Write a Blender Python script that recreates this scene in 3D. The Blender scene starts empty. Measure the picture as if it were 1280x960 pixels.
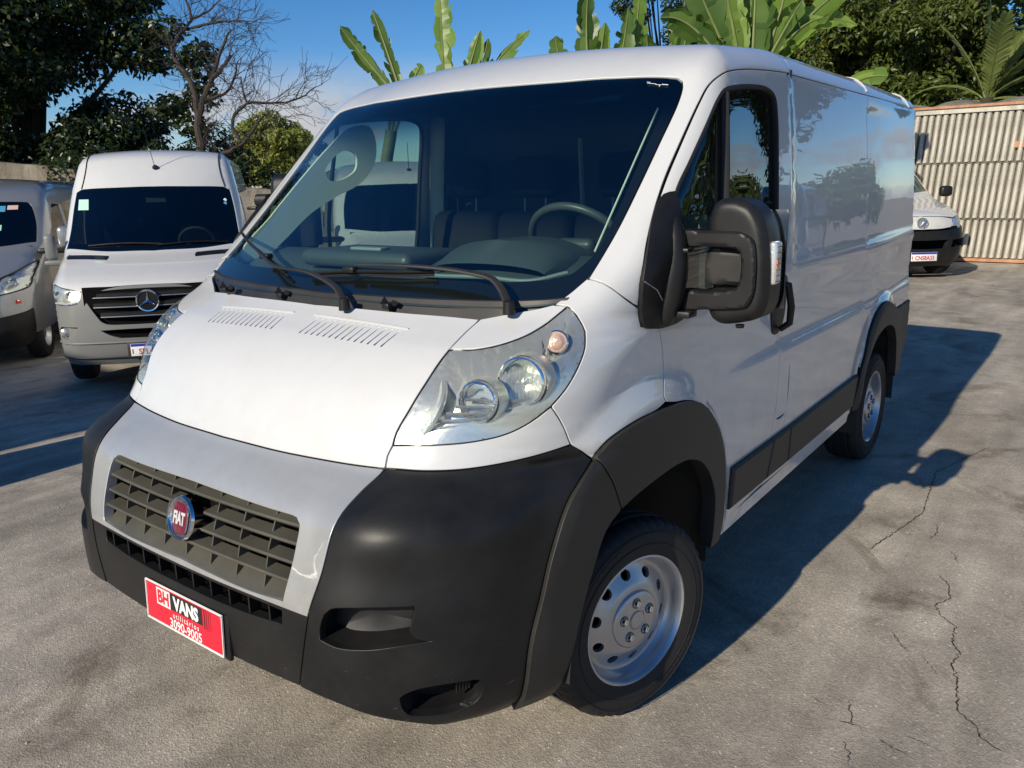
import bpy, bmesh, math, random
import numpy as np
from mathutils import Vector, Matrix
from mathutils.geometry import delaunay_2d_cdt
random.seed(7); RNG=np.random.default_rng(7)
SC=bpy.context.scene; COL=SC.collection
# ---------------- camera, world, sun, exposure ----------------
def make_camera():
    C=Vector((1.1716,2.0738,1.7027)); yaw,pitch,roll,f=-2.4944,-.2428,-.0208,1007.23
    fw=Vector((math.cos(yaw)*math.cos(pitch),math.sin(yaw)*math.cos(pitch),math.sin(pitch)))
    r=fw.cross(Vector((0,0,1))).normalized(); u=r.cross(fw)
    r2=r*math.cos(roll)+u*math.sin(roll); u2=-r*math.sin(roll)+u*math.cos(roll)
    cd=bpy.data.cameras.new('camera'); o=bpy.data.objects.new('camera',cd); COL.objects.link(o)
    M=Matrix((r2,u2,-fw)).transposed().to_4x4(); M.translation=C; o.matrix_world=M
    cd.sensor_width=36; cd.lens=f/1280*36; cd.clip_start=.05; cd.clip_end=3000
    SC.camera=o
make_camera()
SUN=Vector((1.94,-.125,1.0)).normalized()
SUN_EL=math.asin(SUN.z); SUN_AZ=math.atan2(SUN.x,SUN.y)      # azimuth from +Y towards +X
W=bpy.data.worlds.new('World'); SC.world=W; W.use_nodes=True
def build_world():
    nt=W.node_tree; nt.nodes.clear(); N=nt.nodes.new; L=nt.links.new
    out=N('ShaderNodeOutputWorld'); bg=N('ShaderNodeBackground'); bg.inputs['Strength'].default_value=.075
    sky=N('ShaderNodeTexSky'); sky.sky_type='NISHITA'; sky.sun_disc=False
    sky.sun_elevation=SUN_EL; sky.sun_rotation=SUN_AZ; sky.altitude=1200; sky.air_density=1.0; sky.dust_density=.0; sky.ozone_density=4.5
    # clouds: cumulus banks low above the horizon all round
    tc=N('ShaderNodeTexCoord'); sep=N('ShaderNodeSeparateXYZ'); L(tc.outputs['Generated'],sep.inputs[0])
    mp=N('ShaderNodeMapping'); mp.inputs['Scale'].default_value=(1,1,2.6); L(tc.outputs['Generated'],mp.inputs[0])
    nz=N('ShaderNodeTexNoise'); nz.inputs['Scale'].default_value=4.2; nz.inputs['Detail'].default_value=9; nz.inputs['Roughness'].default_value=.56; nz.inputs['Distortion'].default_value=.25
    L(mp.outputs[0],nz.inputs['Vector'])
    nz2=N('ShaderNodeTexNoise'); nz2.inputs['Scale'].default_value=11; nz2.inputs['Detail'].default_value=8; nz2.inputs['Roughness'].default_value=.6
    L(mp.outputs[0],nz2.inputs['Vector'])
    cr=N('ShaderNodeValToRGB'); cr.color_ramp.elements[0].position=.47; cr.color_ramp.elements[1].position=.545; L(nz.outputs[0],cr.inputs[0])
    el=N('ShaderNodeMapRange'); el.inputs['From Min'].default_value=.155; el.inputs['From Max'].default_value=.075; el.interpolation_type='SMOOTHSTEP'; L(sep.outputs['Z'],el.inputs['Value'])
    mu=N('ShaderNodeMath'); mu.operation='MULTIPLY'; L(cr.outputs[0],mu.inputs[0]); L(el.outputs[0],mu.inputs[1])
    cc=N('ShaderNodeMixRGB'); cc.inputs[1].default_value=(4.2,4.9,6.4,1); cc.inputs[2].default_value=(9.5,9.3,9.0,1); L(nz2.outputs[0],cc.inputs[0])
    mx=N('ShaderNodeMixRGB'); L(mu.outputs[0],mx.inputs[0]); L(sky.outputs[0],mx.inputs[1]); L(cc.outputs[0],mx.inputs[2])
    L(mx.outputs[0],bg.inputs[0]); L(bg.outputs[0],out.inputs[0])
    hs=N('ShaderNodeHueSaturation'); hs.inputs['Saturation'].default_value=1.24; hs.inputs['Hue'].default_value=.504; hs.inputs['Value'].default_value=1.42; L(sky.outputs[0],hs.inputs['Color']); L(hs.outputs[0],mx.inputs[1])
build_world()
sd=bpy.data.lights.new('sun','SUN'); so=bpy.data.objects.new('sun',sd); COL.objects.link(so)
sd.energy=4.8; sd.angle=math.radians(.5); sd.color=(1,.90,.73)
so.rotation_euler=SUN.to_track_quat('Z','Y').to_euler()
SC.view_settings.view_transform='Standard'; SC.view_settings.look='None'; SC.view_settings.exposure=.04; SC.view_settings.gamma=1

# ---------------- materials ----------------
MAT={}
def new_mat(name):
    m=bpy.data.materials.new(name); m.use_nodes=True; MAT[name]=m
    nt=m.node_tree; return m,nt,nt.nodes['Principled BSDF']
def simple(name,col,rough=.5,metal=0,coat=0,spec=.5,noise=0,nscale=20,bump=0,bscale=200,coat_r=.04,bdist=.002,trans=0):
    m,nt,b=new_mat(name); N=nt.nodes.new; L=nt.links.new
    b.inputs['Base Color'].default_value=(*col,1); b.inputs['Roughness'].default_value=rough; b.inputs['Metallic'].default_value=metal
    b.inputs['Coat Weight'].default_value=coat; b.inputs['Coat Roughness'].default_value=coat_r; b.inputs['Specular IOR Level'].default_value=spec
    if trans: b.inputs['Transmission Weight'].default_value=trans
    tc=N('ShaderNodeTexCoord')
    if noise:
        nz=N('ShaderNodeTexNoise'); nz.inputs['Scale'].default_value=nscale; nz.inputs['Detail'].default_value=6; L(tc.outputs['Object'],nz.inputs['Vector'])
        mx=N('ShaderNodeMixRGB'); mx.blend_type='MIX'; mx.inputs[1].default_value=(*[c*(1-noise) for c in col],1); mx.inputs[2].default_value=(*[min(1,c*(1+noise)) for c in col],1)
        L(nz.outputs[0],mx.inputs[0]); L(mx.outputs[0],b.inputs['Base Color'])
    if bump:
        nz=N('ShaderNodeTexNoise'); nz.inputs['Scale'].default_value=bscale; nz.inputs['Detail'].default_value=3; L(tc.outputs['Object'],nz.inputs['Vector'])
        bp=N('ShaderNodeBump'); bp.inputs['Strength'].default_value=bump; bp.inputs['Distance'].default_value=bdist; L(nz.outputs[0],bp.inputs['Height']); L(bp.outputs[0],b.inputs['Normal'])
    return m
def paint(name,col,rough=.35,coat=1.0,wav=.25,dirt=0.0,metal=0):
    """gloss paint over sheet metal: very low, wide waves bend what it mirrors; a little road dust low down"""
    m,nt,b=new_mat(name); N=nt.nodes.new; L=nt.links.new
    b.inputs['Roughness'].default_value=rough; b.inputs['Metallic'].default_value=metal
    b.inputs['Coat Weight'].default_value=coat; b.inputs['Coat Roughness'].default_value=.015; b.inputs['Coat IOR'].default_value=1.62
    tc=N('ShaderNodeTexCoord')
    nz=N('ShaderNodeTexNoise'); nz.inputs['Scale'].default_value=3.0; nz.inputs['Detail'].default_value=2; L(tc.outputs['Object'],nz.inputs['Vector'])
    bp=N('ShaderNodeBump'); bp.inputs['Strength'].default_value=wav; bp.inputs['Distance'].default_value=.006; L(nz.outputs[0],bp.inputs['Height']); L(bp.outputs[0],b.inputs['Normal']); L(bp.outputs[0],b.inputs['Coat Normal'])
    n2=N('ShaderNodeTexNoise'); n2.inputs['Scale'].default_value=9; n2.inputs['Detail'].default_value=8; n2.inputs['Roughness'].default_value=.7; L(tc.outputs['Object'],n2.inputs['Vector'])
    cr=N('ShaderNodeValToRGB'); cr.color_ramp.elements[0].position=.42; cr.color_ramp.elements[1].position=.75
    L(n2.outputs[0],cr.inputs[0])
    sp=N('ShaderNodeSeparateXYZ'); L(tc.outputs['Object'],sp.inputs[0])
    mr=N('ShaderNodeMapRange'); mr.inputs['From Min'].default_value=1.1; mr.inputs['From Max'].default_value=.35; mr.inputs['To Max'].default_value=.62; mr.inputs['To Min'].default_value=.09; L(sp.outputs['Z'],mr.inputs['Value'])
    mu=N('ShaderNodeMath'); mu.operation='MULTIPLY'; L(cr.outputs[0],mu.inputs[0]); L(mr.outputs[0],mu.inputs[1])
    mx=N('ShaderNodeMixRGB'); mx.inputs[1].default_value=(*col,1); mx.inputs[2].default_value=(.42*col[0]/.8,.37*col[1]/.8,.31*col[2]/.8,1); L(mu.outputs[0],mx.inputs[0]); L(mx.outputs[0],b.inputs['Base Color'])
    return m
def glass(name,tint,refl=1.0,top_band=None,rough=0.0):
    """thin pane: part mirror by Fresnel, the rest tinted see-through"""
    m=bpy.data.materials.new(name); m.use_nodes=True; MAT[name]=m; nt=m.node_tree; nt.nodes.clear(); N=nt.nodes.new; L=nt.links.new
    out=N('ShaderNodeOutputMaterial'); tr=N('ShaderNodeBsdfTransparent'); gl=N('ShaderNodeBsdfGlossy'); gl.inputs['Roughness'].default_value=rough
    gl.inputs['Color'].default_value=(1,1,1,1)
    lw=N('ShaderNodeLayerWeight'); lw.inputs['Blend'].default_value=.5; pw=N('ShaderNodeMath'); pw.operation='POWER'; pw.inputs[1].default_value=4.5; L(lw.outputs['Facing'],pw.inputs[0])
    fr=N('ShaderNodeMapRange'); fr.inputs['To Min'].default_value=.075*refl; fr.inputs['To Max'].default_value=1.0; L(pw.outputs[0],fr.inputs['Value'])
    mx=N('ShaderNodeMixShader'); L(fr.outputs[0],mx.inputs[0]); L(tr.outputs[0],mx.inputs[1]); L(gl.outputs[0],mx.inputs[2]); L(mx.outputs[0],out.inputs[0])
    tr.inputs['Color'].default_value=(*tint,1)
    if top_band:
        tc=N('ShaderNodeTexCoord'); sp=N('ShaderNodeSeparateXYZ'); L(tc.outputs['Object'],sp.inputs[0])
        mr=N('ShaderNodeMapRange'); mr.inputs['From Min'].default_value=top_band[0]; mr.inputs['From Max'].default_value=top_band[1]; mr.interpolation_type='SMOOTHSTEP'; L(sp.outputs['Z'],mr.inputs['Value'])
        c=N('ShaderNodeMixRGB'); c.inputs[1].default_value=(*tint,1); c.inputs[2].default_value=(*top_band[2],1); L(mr.outputs[0],c.inputs[0]); L(c.outputs[0],tr.inputs['Color'])
    return m
paint('white_paint',(.67,.675,.665),wav=.22)
paint('silver_paint',(.47,.48,.475),rough=.32,metal=.35,wav=.1)
def grained(name,c0,c1,rough,bs=700,bump=.25,spec=.45,scuff=False):
    m,nt,b=new_mat(name); N=nt.nodes.new; L=nt.links.new
    tc=N('ShaderNodeTexCoord'); nz=N('ShaderNodeTexNoise'); nz.inputs['Scale'].default_value=5; nz.inputs['Detail'].default_value=8; nz.inputs['Roughness'].default_value=.65; L(tc.outputs['Object'],nz.inputs['Vector'])
    cr=N('ShaderNodeValToRGB'); cr.color_ramp.elements[0].position=.35; cr.color_ramp.elements[0].color=(*c0,1); cr.color_ramp.elements[1].position=.75; cr.color_ramp.elements[1].color=(*c1,1); L(nz.outputs[0],cr.inputs[0]); L(cr.outputs[0],b.inputs['Base Color'])
    if scuff:      # pale rubbed scratches low on the bumper
        mp=N('ShaderNodeMapping'); mp.inputs['Scale'].default_value=(9,9,70); L(tc.outputs['Object'],mp.inputs[0]); sn=N('ShaderNodeTexNoise'); sn.inputs['Scale'].default_value=1.6; sn.inputs['Detail'].default_value=6; sn.inputs['Roughness'].default_value=.7; L(mp.outputs[0],sn.inputs['Vector'])
        sr=N('ShaderNodeValToRGB'); sr.color_ramp.elements[0].position=.66; sr.color_ramp.elements[1].position=.72; L(sn.outputs[0],sr.inputs[0])
        sp=N('ShaderNodeSeparateXYZ'); L(tc.outputs['Object'],sp.inputs[0]); g=N('ShaderNodeMapRange'); g.inputs['From Min'].default_value=.62; g.inputs['From Max'].default_value=.44; L(sp.outputs['Z'],g.inputs['Value'])
        mu=N('ShaderNodeMath'); mu.operation='MULTIPLY'; L(sr.outputs[0],mu.inputs[0]); L(g.outputs[0],mu.inputs[1]); mx=N('ShaderNodeMixRGB'); L(mu.outputs[0],mx.inputs[0]); L(cr.outputs[0],mx.inputs[1]); mx.inputs[2].default_value=(.16,.155,.145,1); L(mx.outputs[0],b.inputs['Base Color'])
    n2=N('ShaderNodeTexNoise'); n2.inputs['Scale'].default_value=bs; n2.inputs['Detail'].default_value=2; L(tc.outputs['Object'],n2.inputs['Vector'])
    bp=N('ShaderNodeBump'); bp.inputs['Strength'].default_value=bump; bp.inputs['Distance'].default_value=.001; L(n2.outputs[0],bp.inputs['Height']); L(bp.outputs[0],b.inputs['Normal'])
    mr=N('ShaderNodeMapRange'); mr.inputs['To Min'].default_value=rough-.06; mr.inputs['To Max'].default_value=rough+.12; L(nz.outputs[0],mr.inputs['Value']); L(mr.outputs[0],b.inputs['Roughness']); b.inputs['Specular IOR Level'].default_value=spec
    return m
grained('black_plastic',(.008,.008,.0085),(.019,.019,.019),.40,spec=.38,scuff=True)
grained('trim_plastic',(.020,.019,.018),(.038,.036,.033),.46)
simple('dark_gloss',(.012,.012,.014),.18)
simple('rubber',(.016,.016,.017),.75,noise=.3,nscale=8,bump=.3,bscale=90)
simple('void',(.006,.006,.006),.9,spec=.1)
grained('grille_plastic',(.070,.066,.053),(.105,.10,.078),.42,bump=.1)
simple('chrome',(.85,.86,.88),.08,metal=1)
simple('bright_reflector',(.86,.85,.77),.24,metal=.7,bump=.25,bscale=22,bdist=.006)
simple('wheel_silver',(.50,.51,.53),.33,metal=.75,noise=.15,nscale=14,coat=.3)
simple('steel_dark',(.08,.08,.085),.45,metal=.8)
simple('badge_red',(.16,.008,.028),.2,coat=1)
simple('plate_red',(.70,.008,.035),.3,coat=.4)
simple('plate_white',(.82,.82,.80),.4)
simple('plate_black',(.02,.02,.02),.4)
simple('blue_print',(.02,.04,.38),.4)
simple('red_print',(.50,.02,.03),.4)
simple('orange_lens',(.75,.16,.03),.15,coat=1)
simple('bulb_peach',(.78,.52,.40),.12,coat=1,metal=.2,bump=.5,bscale=150,bdist=.003)
simple('red_lens',(.55,.02,.02),.2,coat=1)
simple('cab_trim_green',(.80,.84,.70),.6,noise=.05)
simple('badge_letter',(.80,.80,.80),.25,metal=.3)
simple('dash_plastic',(.070,.088,.090),.42,bump=.1,bscale=400,bdist=.001)
simple('wheel_dark',(.06,.07,.07),.4)
simple('dash_light',(.26,.31,.30),.45)
simple('seat_fabric',(.006,.007,.010),.9,noise=.3,nscale=40)
simple('headliner',(.10,.11,.12),.9)
simple('bulkhead_grey',(.045,.055,.065),.5)
glass('windscreen_glass',(.74,.88,.82),1.6,top_band=(1.84,1.98,(.06,.17,.30)))
glass('side_glass',(.42,.50,.47),1.1)
glass('lens_clear',(.93,.95,.95),.6)
glass('tinted_glass',(.24,.27,.26),1.1)
glass('grey_glass',(.40,.47,.45),.6)
simple('indicator_glass',(.85,.85,.83),.1,metal=.6,bump=.5,bscale=120,bdist=.004)
# ---------------- objects, parts, meshes ----------------
def link(name,me,parent=None,mat=None):
    o=bpy.data.objects.new(name,me); COL.objects.link(o)
    if parent is not None: o.parent=parent
    if mat is not None and me is not None:
        me.materials.clear()
        for q in (mat if isinstance(mat,(list,tuple)) else [mat]): me.materials.append(MAT[q] if isinstance(q,str) else q)
    return o
def thing(name,label,cat,loc=(0,0,0),rz=0,group=None):
    o=bpy.data.objects.new(name,None); COL.objects.link(o); o.location=loc; o.rotation_euler=(0,0,rz)
    o['label']=label; o['category']=cat
    if group: o['group']=group
    return o
def tag(o,label,cat,group=None):
    o['label']=label; o['category']=cat
    if group: o['group']=group
    return o
def mesh(name,V,F,N=None,smooth=True,mi=None):
    me=bpy.data.meshes.new(name); me.from_pydata([tuple(v) for v in V],[],[tuple(f) for f in F]); 
    if smooth: me.polygons.foreach_set('use_smooth',[True]*len(me.polygons))
    if mi is not None: me.polygons.foreach_set('material_index',mi)
    me.update()
    if N is not None: me.normals_split_custom_set([tuple(n) for n in N])
    return me
def cr_curve(P,ds=.02,closed=False):
    """Catmull-Rom through the points, about ds apart"""
    P=np.array(P,float)
    if len(P)==2 and not closed:
        n=max(1,int(round(np.linalg.norm(P[1]-P[0])/ds))); t=np.linspace(0,1,n+1)[:,None]; return P[0]*(1-t)+P[1]*t
    n=len(P); out=[]
    rng=range(n if closed else n-1)
    for i in rng:
        p1,p2=P[i],P[(i+1)%n]
        p0=P[i-1] if (i>0 or closed) else 2*p1-p2
        p3=P[(i+2)%n] if (i+2<n or closed) else 2*p2-p1
        L=np.linalg.norm(p2-p1); k=max(1,int(round(L/ds)))
        # centripetal tangents
        d0=max(np.linalg.norm(p1-p0)**.5,1e-4); d1=max(L**.5,1e-4); d2=max(np.linalg.norm(p3-p2)**.5,1e-4)
        m1=((p1-p0)/d0-(p2-p0)/(d0+d1)+(p2-p1)/d1)*d1; m2=((p2-p1)/d1-(p3-p1)/(d1+d2)+(p3-p2)/d2)*d1
        for j in range(k):
            t=j/k; t2=t*t; t3=t2*t
            out.append((2*t3-3*t2+1)*p1+(t3-2*t2+t)*m1+(-2*t3+3*t2)*p2+(t3-t2)*m2)
    if not closed: out.append(P[-1])
    return np.array(out)
def inside(poly,Q):
    x,y=Q[:,0],Q[:,1]; r=np.zeros(len(Q),bool); n=len(poly); a=poly; b=np.roll(poly,-1,0)
    for i in range(n):
        (x1,y1),(x2,y2)=a[i],b[i]
        if y1==y2: continue
        c=((y1>y)!=(y2>y))&(x<(x2-x1)*(y-y1)/(y2-y1)+x1); r^=c
    return r
def offset_poly(P,ins):
    """move polygon edges inward by ins[i] (edge i -> i+1)"""
    n=len(P); A=np.roll(P,-1,0)-P; L=np.linalg.norm(A,axis=1,keepdims=True); L[L<1e-9]=1e-9; A=A/L
    area=.5*np.sum(P[:,0]*np.roll(P[:,1],-1)-np.roll(P[:,0],-1)*P[:,1]); s=1 if area>0 else -1
    Nn=np.stack([-A[:,1],A[:,0]],1)*s
    out=P.copy()
    for i in range(n):
        j=i-1; n1,n2=Nn[j],Nn[i]; d1,d2=ins[j],ins[i]
        if d1==0 and d2==0: continue
        M=np.array([n1,n2]); det=M[0,0]*M[1,1]-M[0,1]*M[1,0]
        if abs(det)>.25: v=np.linalg.solve(M,[d1,d2])
        else:
            m=n1+n2; l=np.linalg.norm(m); v=(m/l if l>1e-6 else n1)*(d1+d2)/2
        l=np.linalg.norm(v); mx=2.5*max(d1,d2)
        if l>mx: v*=mx/l
        out[i]=P[i]+v
    return out,s
def cdt(outer,holes,h):
    """triangulate a polygon with holes, filled with a hexagonal point grid of step h"""
    lo,hi=outer.min(0),outer.max(0); pts=[]
    ys=np.arange(lo[1]+h/2,hi[1],h*.866)
    for k,yy in enumerate(ys):
        xs=np.arange(lo[0]+(h/2 if k%2 else h),hi[0],h); pts.append(np.stack([xs,np.full(len(xs),yy)],1))
    G=np.concatenate(pts) if pts else np.zeros((0,2))
    if len(G):
        ok=inside(outer,G)
        for q in holes: ok&=~inside(q,G)
        G=G[ok]
        B=np.concatenate([outer]+holes)
        keep=np.ones(len(G),bool)
        for s in range(0,len(G),4000):
            d=np.sqrt(((G[s:s+4000,None,:]-B[None])**2).sum(-1)).min(1); keep[s:s+4000]=d>.45*h
        G=G[keep]
    V=[outer]+holes+[G]; E=[]; o=0
    for q in [outer]+holes:
        n=len(q); E+=[(o+i,o+(i+1)%n) for i in range(n)]; o+=n
    V=np.concatenate(V)
    r=delaunay_2d_cdt([Vector(v) for v in V],E,[],0,1e-7)
    VV=np.array([tuple(v) for v in r[0]]); T=np.array([f for f in r[2] if len(f)==3])
    c=VV[T].mean(1); ok=inside(outer,c)
    for q in holes: ok&=~inside(q,c)
    T=T[ok]; a=VV[T]; ar=(a[:,1,0]-a[:,0,0])*(a[:,2,1]-a[:,0,1])-(a[:,1,1]-a[:,0,1])*(a[:,2,0]-a[:,0,0])
    T[ar<0]=T[ar<0][:,::-1]
    T=T[np.abs(ar)>1e-12]
    return VV,T
class Skin:
    """a body described by an implicit function; patches of it are cut out along drawn lines"""
    def __init__(s,phi): s.phi=phi
    def grad(s,P,e=.0015):
        g=np.empty(P.shape)
        for k in range(3):
            d=np.zeros(3); d[k]=e; g[...,k]=s.phi(P+d)-s.phi(P-d)
        return g/np.maximum(np.linalg.norm(g,axis=-1,keepdims=True),1e-9)
    def snap(s,P,n=5):
        P=np.array(P,float)
        for _ in range(n): P=P-s.phi(P)[...,None]*s.grad(P)
        return P
    def cast(s,O,D,tmax,step=.012):
        if len(O)<=40:      # few rays: test every step at once
            t=np.arange(0,tmax,step); ph=s.phi(O[:,None,:]+D[None,None,:]*t[None,:,None])<=0; k=np.where(ph.any(1),ph.argmax(1),len(t)//2); b=t[k].copy(); a=np.maximum(b-step,0)
            for _ in range(18):
                m=(a+b)/2; q=s.phi(O+D*m[:,None])<=0; b=np.where(q,m,b); a=np.where(q,a,m)
            return O+D*((a+b)/2)[:,None]
        hit=np.full(len(O),tmax*.5); act=np.ones(len(O),bool)
        for k in range(0,int(tmax/step)+1):
            idx=np.where(act)[0]
            if not len(idx): break
            ph=s.phi(O[idx]+D*(k*step)); c=idx[ph<=0]
            if len(c):
                a=np.full(len(c),max(k-1,0)*step); b=np.full(len(c),k*step)
                for _ in range(16):
                    m=(a+b)/2; q=s.phi(O[c]+D*m[:,None])<=0; b=np.where(q,m,b); a=np.where(q,a,m)
                hit[c]=(a+b)/2; act[c]=False
        return O+D*hit[:,None]
def patch_data(skin,loops,d,h=.025,off=0.0,gap=.0042,flange=.014,ds=.02,disp=None):
    """loops: list of loops, each a list of (points, seam?) pieces; d: outward viewing direction.
    Returns verts, faces, loop normals."""
    n=np.array(d,float); n/=np.linalg.norm(n); up=np.array([0,0,1.]) if abs(n[2])<.95 else np.array([1.,0,0])
    e1=np.cross(up,n); e1/=np.linalg.norm(e1); e2=np.cross(n,e1)
    B=np.stack([e1,e2],1)
    polys=[]; depth=[]
    for li,lp in enumerate(loops):
        P=[];ins=[]
        for pts,seam in lp:
            c=cr_curve(pts,ds); c=c[:-1]
            P.append(c); ins+= [ (gap if seam else 0.0) ]*len(c)
        P=np.concatenate(P); P=skin.snap(P); depth.append(P@n)
        P2=P@B; k=np.linalg.norm(P2-np.roll(P2,1,0),axis=1)>5e-4; P2=P2[k]; ins=np.array(ins)[k]
        if li>0: ins=-ins
        P2,s=offset_poly(P2,ins)
        if (li==0 and s<0) or (li>0 and s>0): P2=P2[::-1]
        polys.append(P2)
    V2,T=cdt(polys[0],polys[1:],h)
    top=max(x.max() for x in depth)+.15
    O=V2@B.T+n*top
    V=skin.cast(O,-n,top-min(x.min() for x in depth)+.3)
    Nn=skin.grad(V)
    if off or disp is not None:
        o_=off if disp is None else disp(V)[:,None]
        V=V+Nn*o_
    V=list(V); F=[tuple(t) for t in T]; LN=[Nn[i] for t in T for i in t]
    if flange:
        # boundary edges of the triangulation
        cnt={}
        for t in T:
            for a,b in ((t[0],t[1]),(t[1],t[2]),(t[2],t[0])): cnt[(a,b)]=1
        be=[(a,b) for (a,b) in cnt if (b,a) not in cnt]
        en={}
        for a,b in be:
            t=V[b]-V[a]; q=np.cross(t,(Nn[a]+Nn[b])); l=np.linalg.norm(q); q=q/l if l>0 else q
            en.setdefault(a,[]).append(q); en.setdefault(b,[]).append(q)
        en={k:(lambda s:s/max(np.linalg.norm(s),1e-9))(sum(v)) for k,v in en.items()}
        r=.0025; ring={}
        for k in en:   # small rolled edge, then the flange
            N0=Nn[k]; E=en[k]; b0=len(V)
            V.append(V[k]+E*r*.7-N0*r*.3); V.append(V[k]+E*r-N0*r); V.append(V[k]+E*r-N0*(r+flange))
            ring[k]=b0
        for a,b in be:
            a0,b0=ring[a],ring[b]; na=(Nn[a],(Nn[a]+en[a])*.7071,en[a],en[a]); nb=(Nn[b],(Nn[b]+en[b])*.7071,en[b],en[b])
            A=(a,a0,a0+1,a0+2); Bv=(b,b0,b0+1,b0+2)
            for j in range(3):
                F.append((Bv[j],A[j],A[j+1],Bv[j+1])); LN+=[nb[j],na[j],na[j+1],nb[j+1]]
    return np.array(V),F,np.array(LN)
SEAMS=set()
def seam_shade_cords(skin,loops,parent,mirror,gap):
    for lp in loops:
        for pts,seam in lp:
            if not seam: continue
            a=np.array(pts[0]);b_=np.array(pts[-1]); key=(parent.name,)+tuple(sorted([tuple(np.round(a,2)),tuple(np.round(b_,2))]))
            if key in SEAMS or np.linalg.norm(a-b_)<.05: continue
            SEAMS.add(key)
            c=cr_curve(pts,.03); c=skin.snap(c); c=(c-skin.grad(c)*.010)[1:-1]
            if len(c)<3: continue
            for s in ((1,-1) if mirror else (1,)): MB().tube(c*np.array([1,s,1]),.0045,5,cap=False).build('gap_shade','void',parent)  # near-black cord below the seam stands in for shade inside the gap
def patch(name,mat,parent,skin,loops,d,mirror=True,both=True,**k):
    if name not in ('windscreen','windscreen_border') and k.get('flange',.014)>0: seam_shade_cords(skin,loops,parent,mirror,k.get('gap',.002))
    V,F,LN=patch_data(skin,loops,d,**k)
    o=link(name,mesh(name,V,F,LN),parent,mat); out=[o]
    if mirror:
        s=np.array([1,-1,1.]); V2=V*s; F2=[f[::-1] for f in F]; L2=[]; i=0
        for f in F:
            L2+=[LN[i+j]*s for j in range(len(f))][::-1]; i+=len(f)
        out.append(link(name,mesh(name,V2,F2,L2),parent,mat))
    return out
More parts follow.
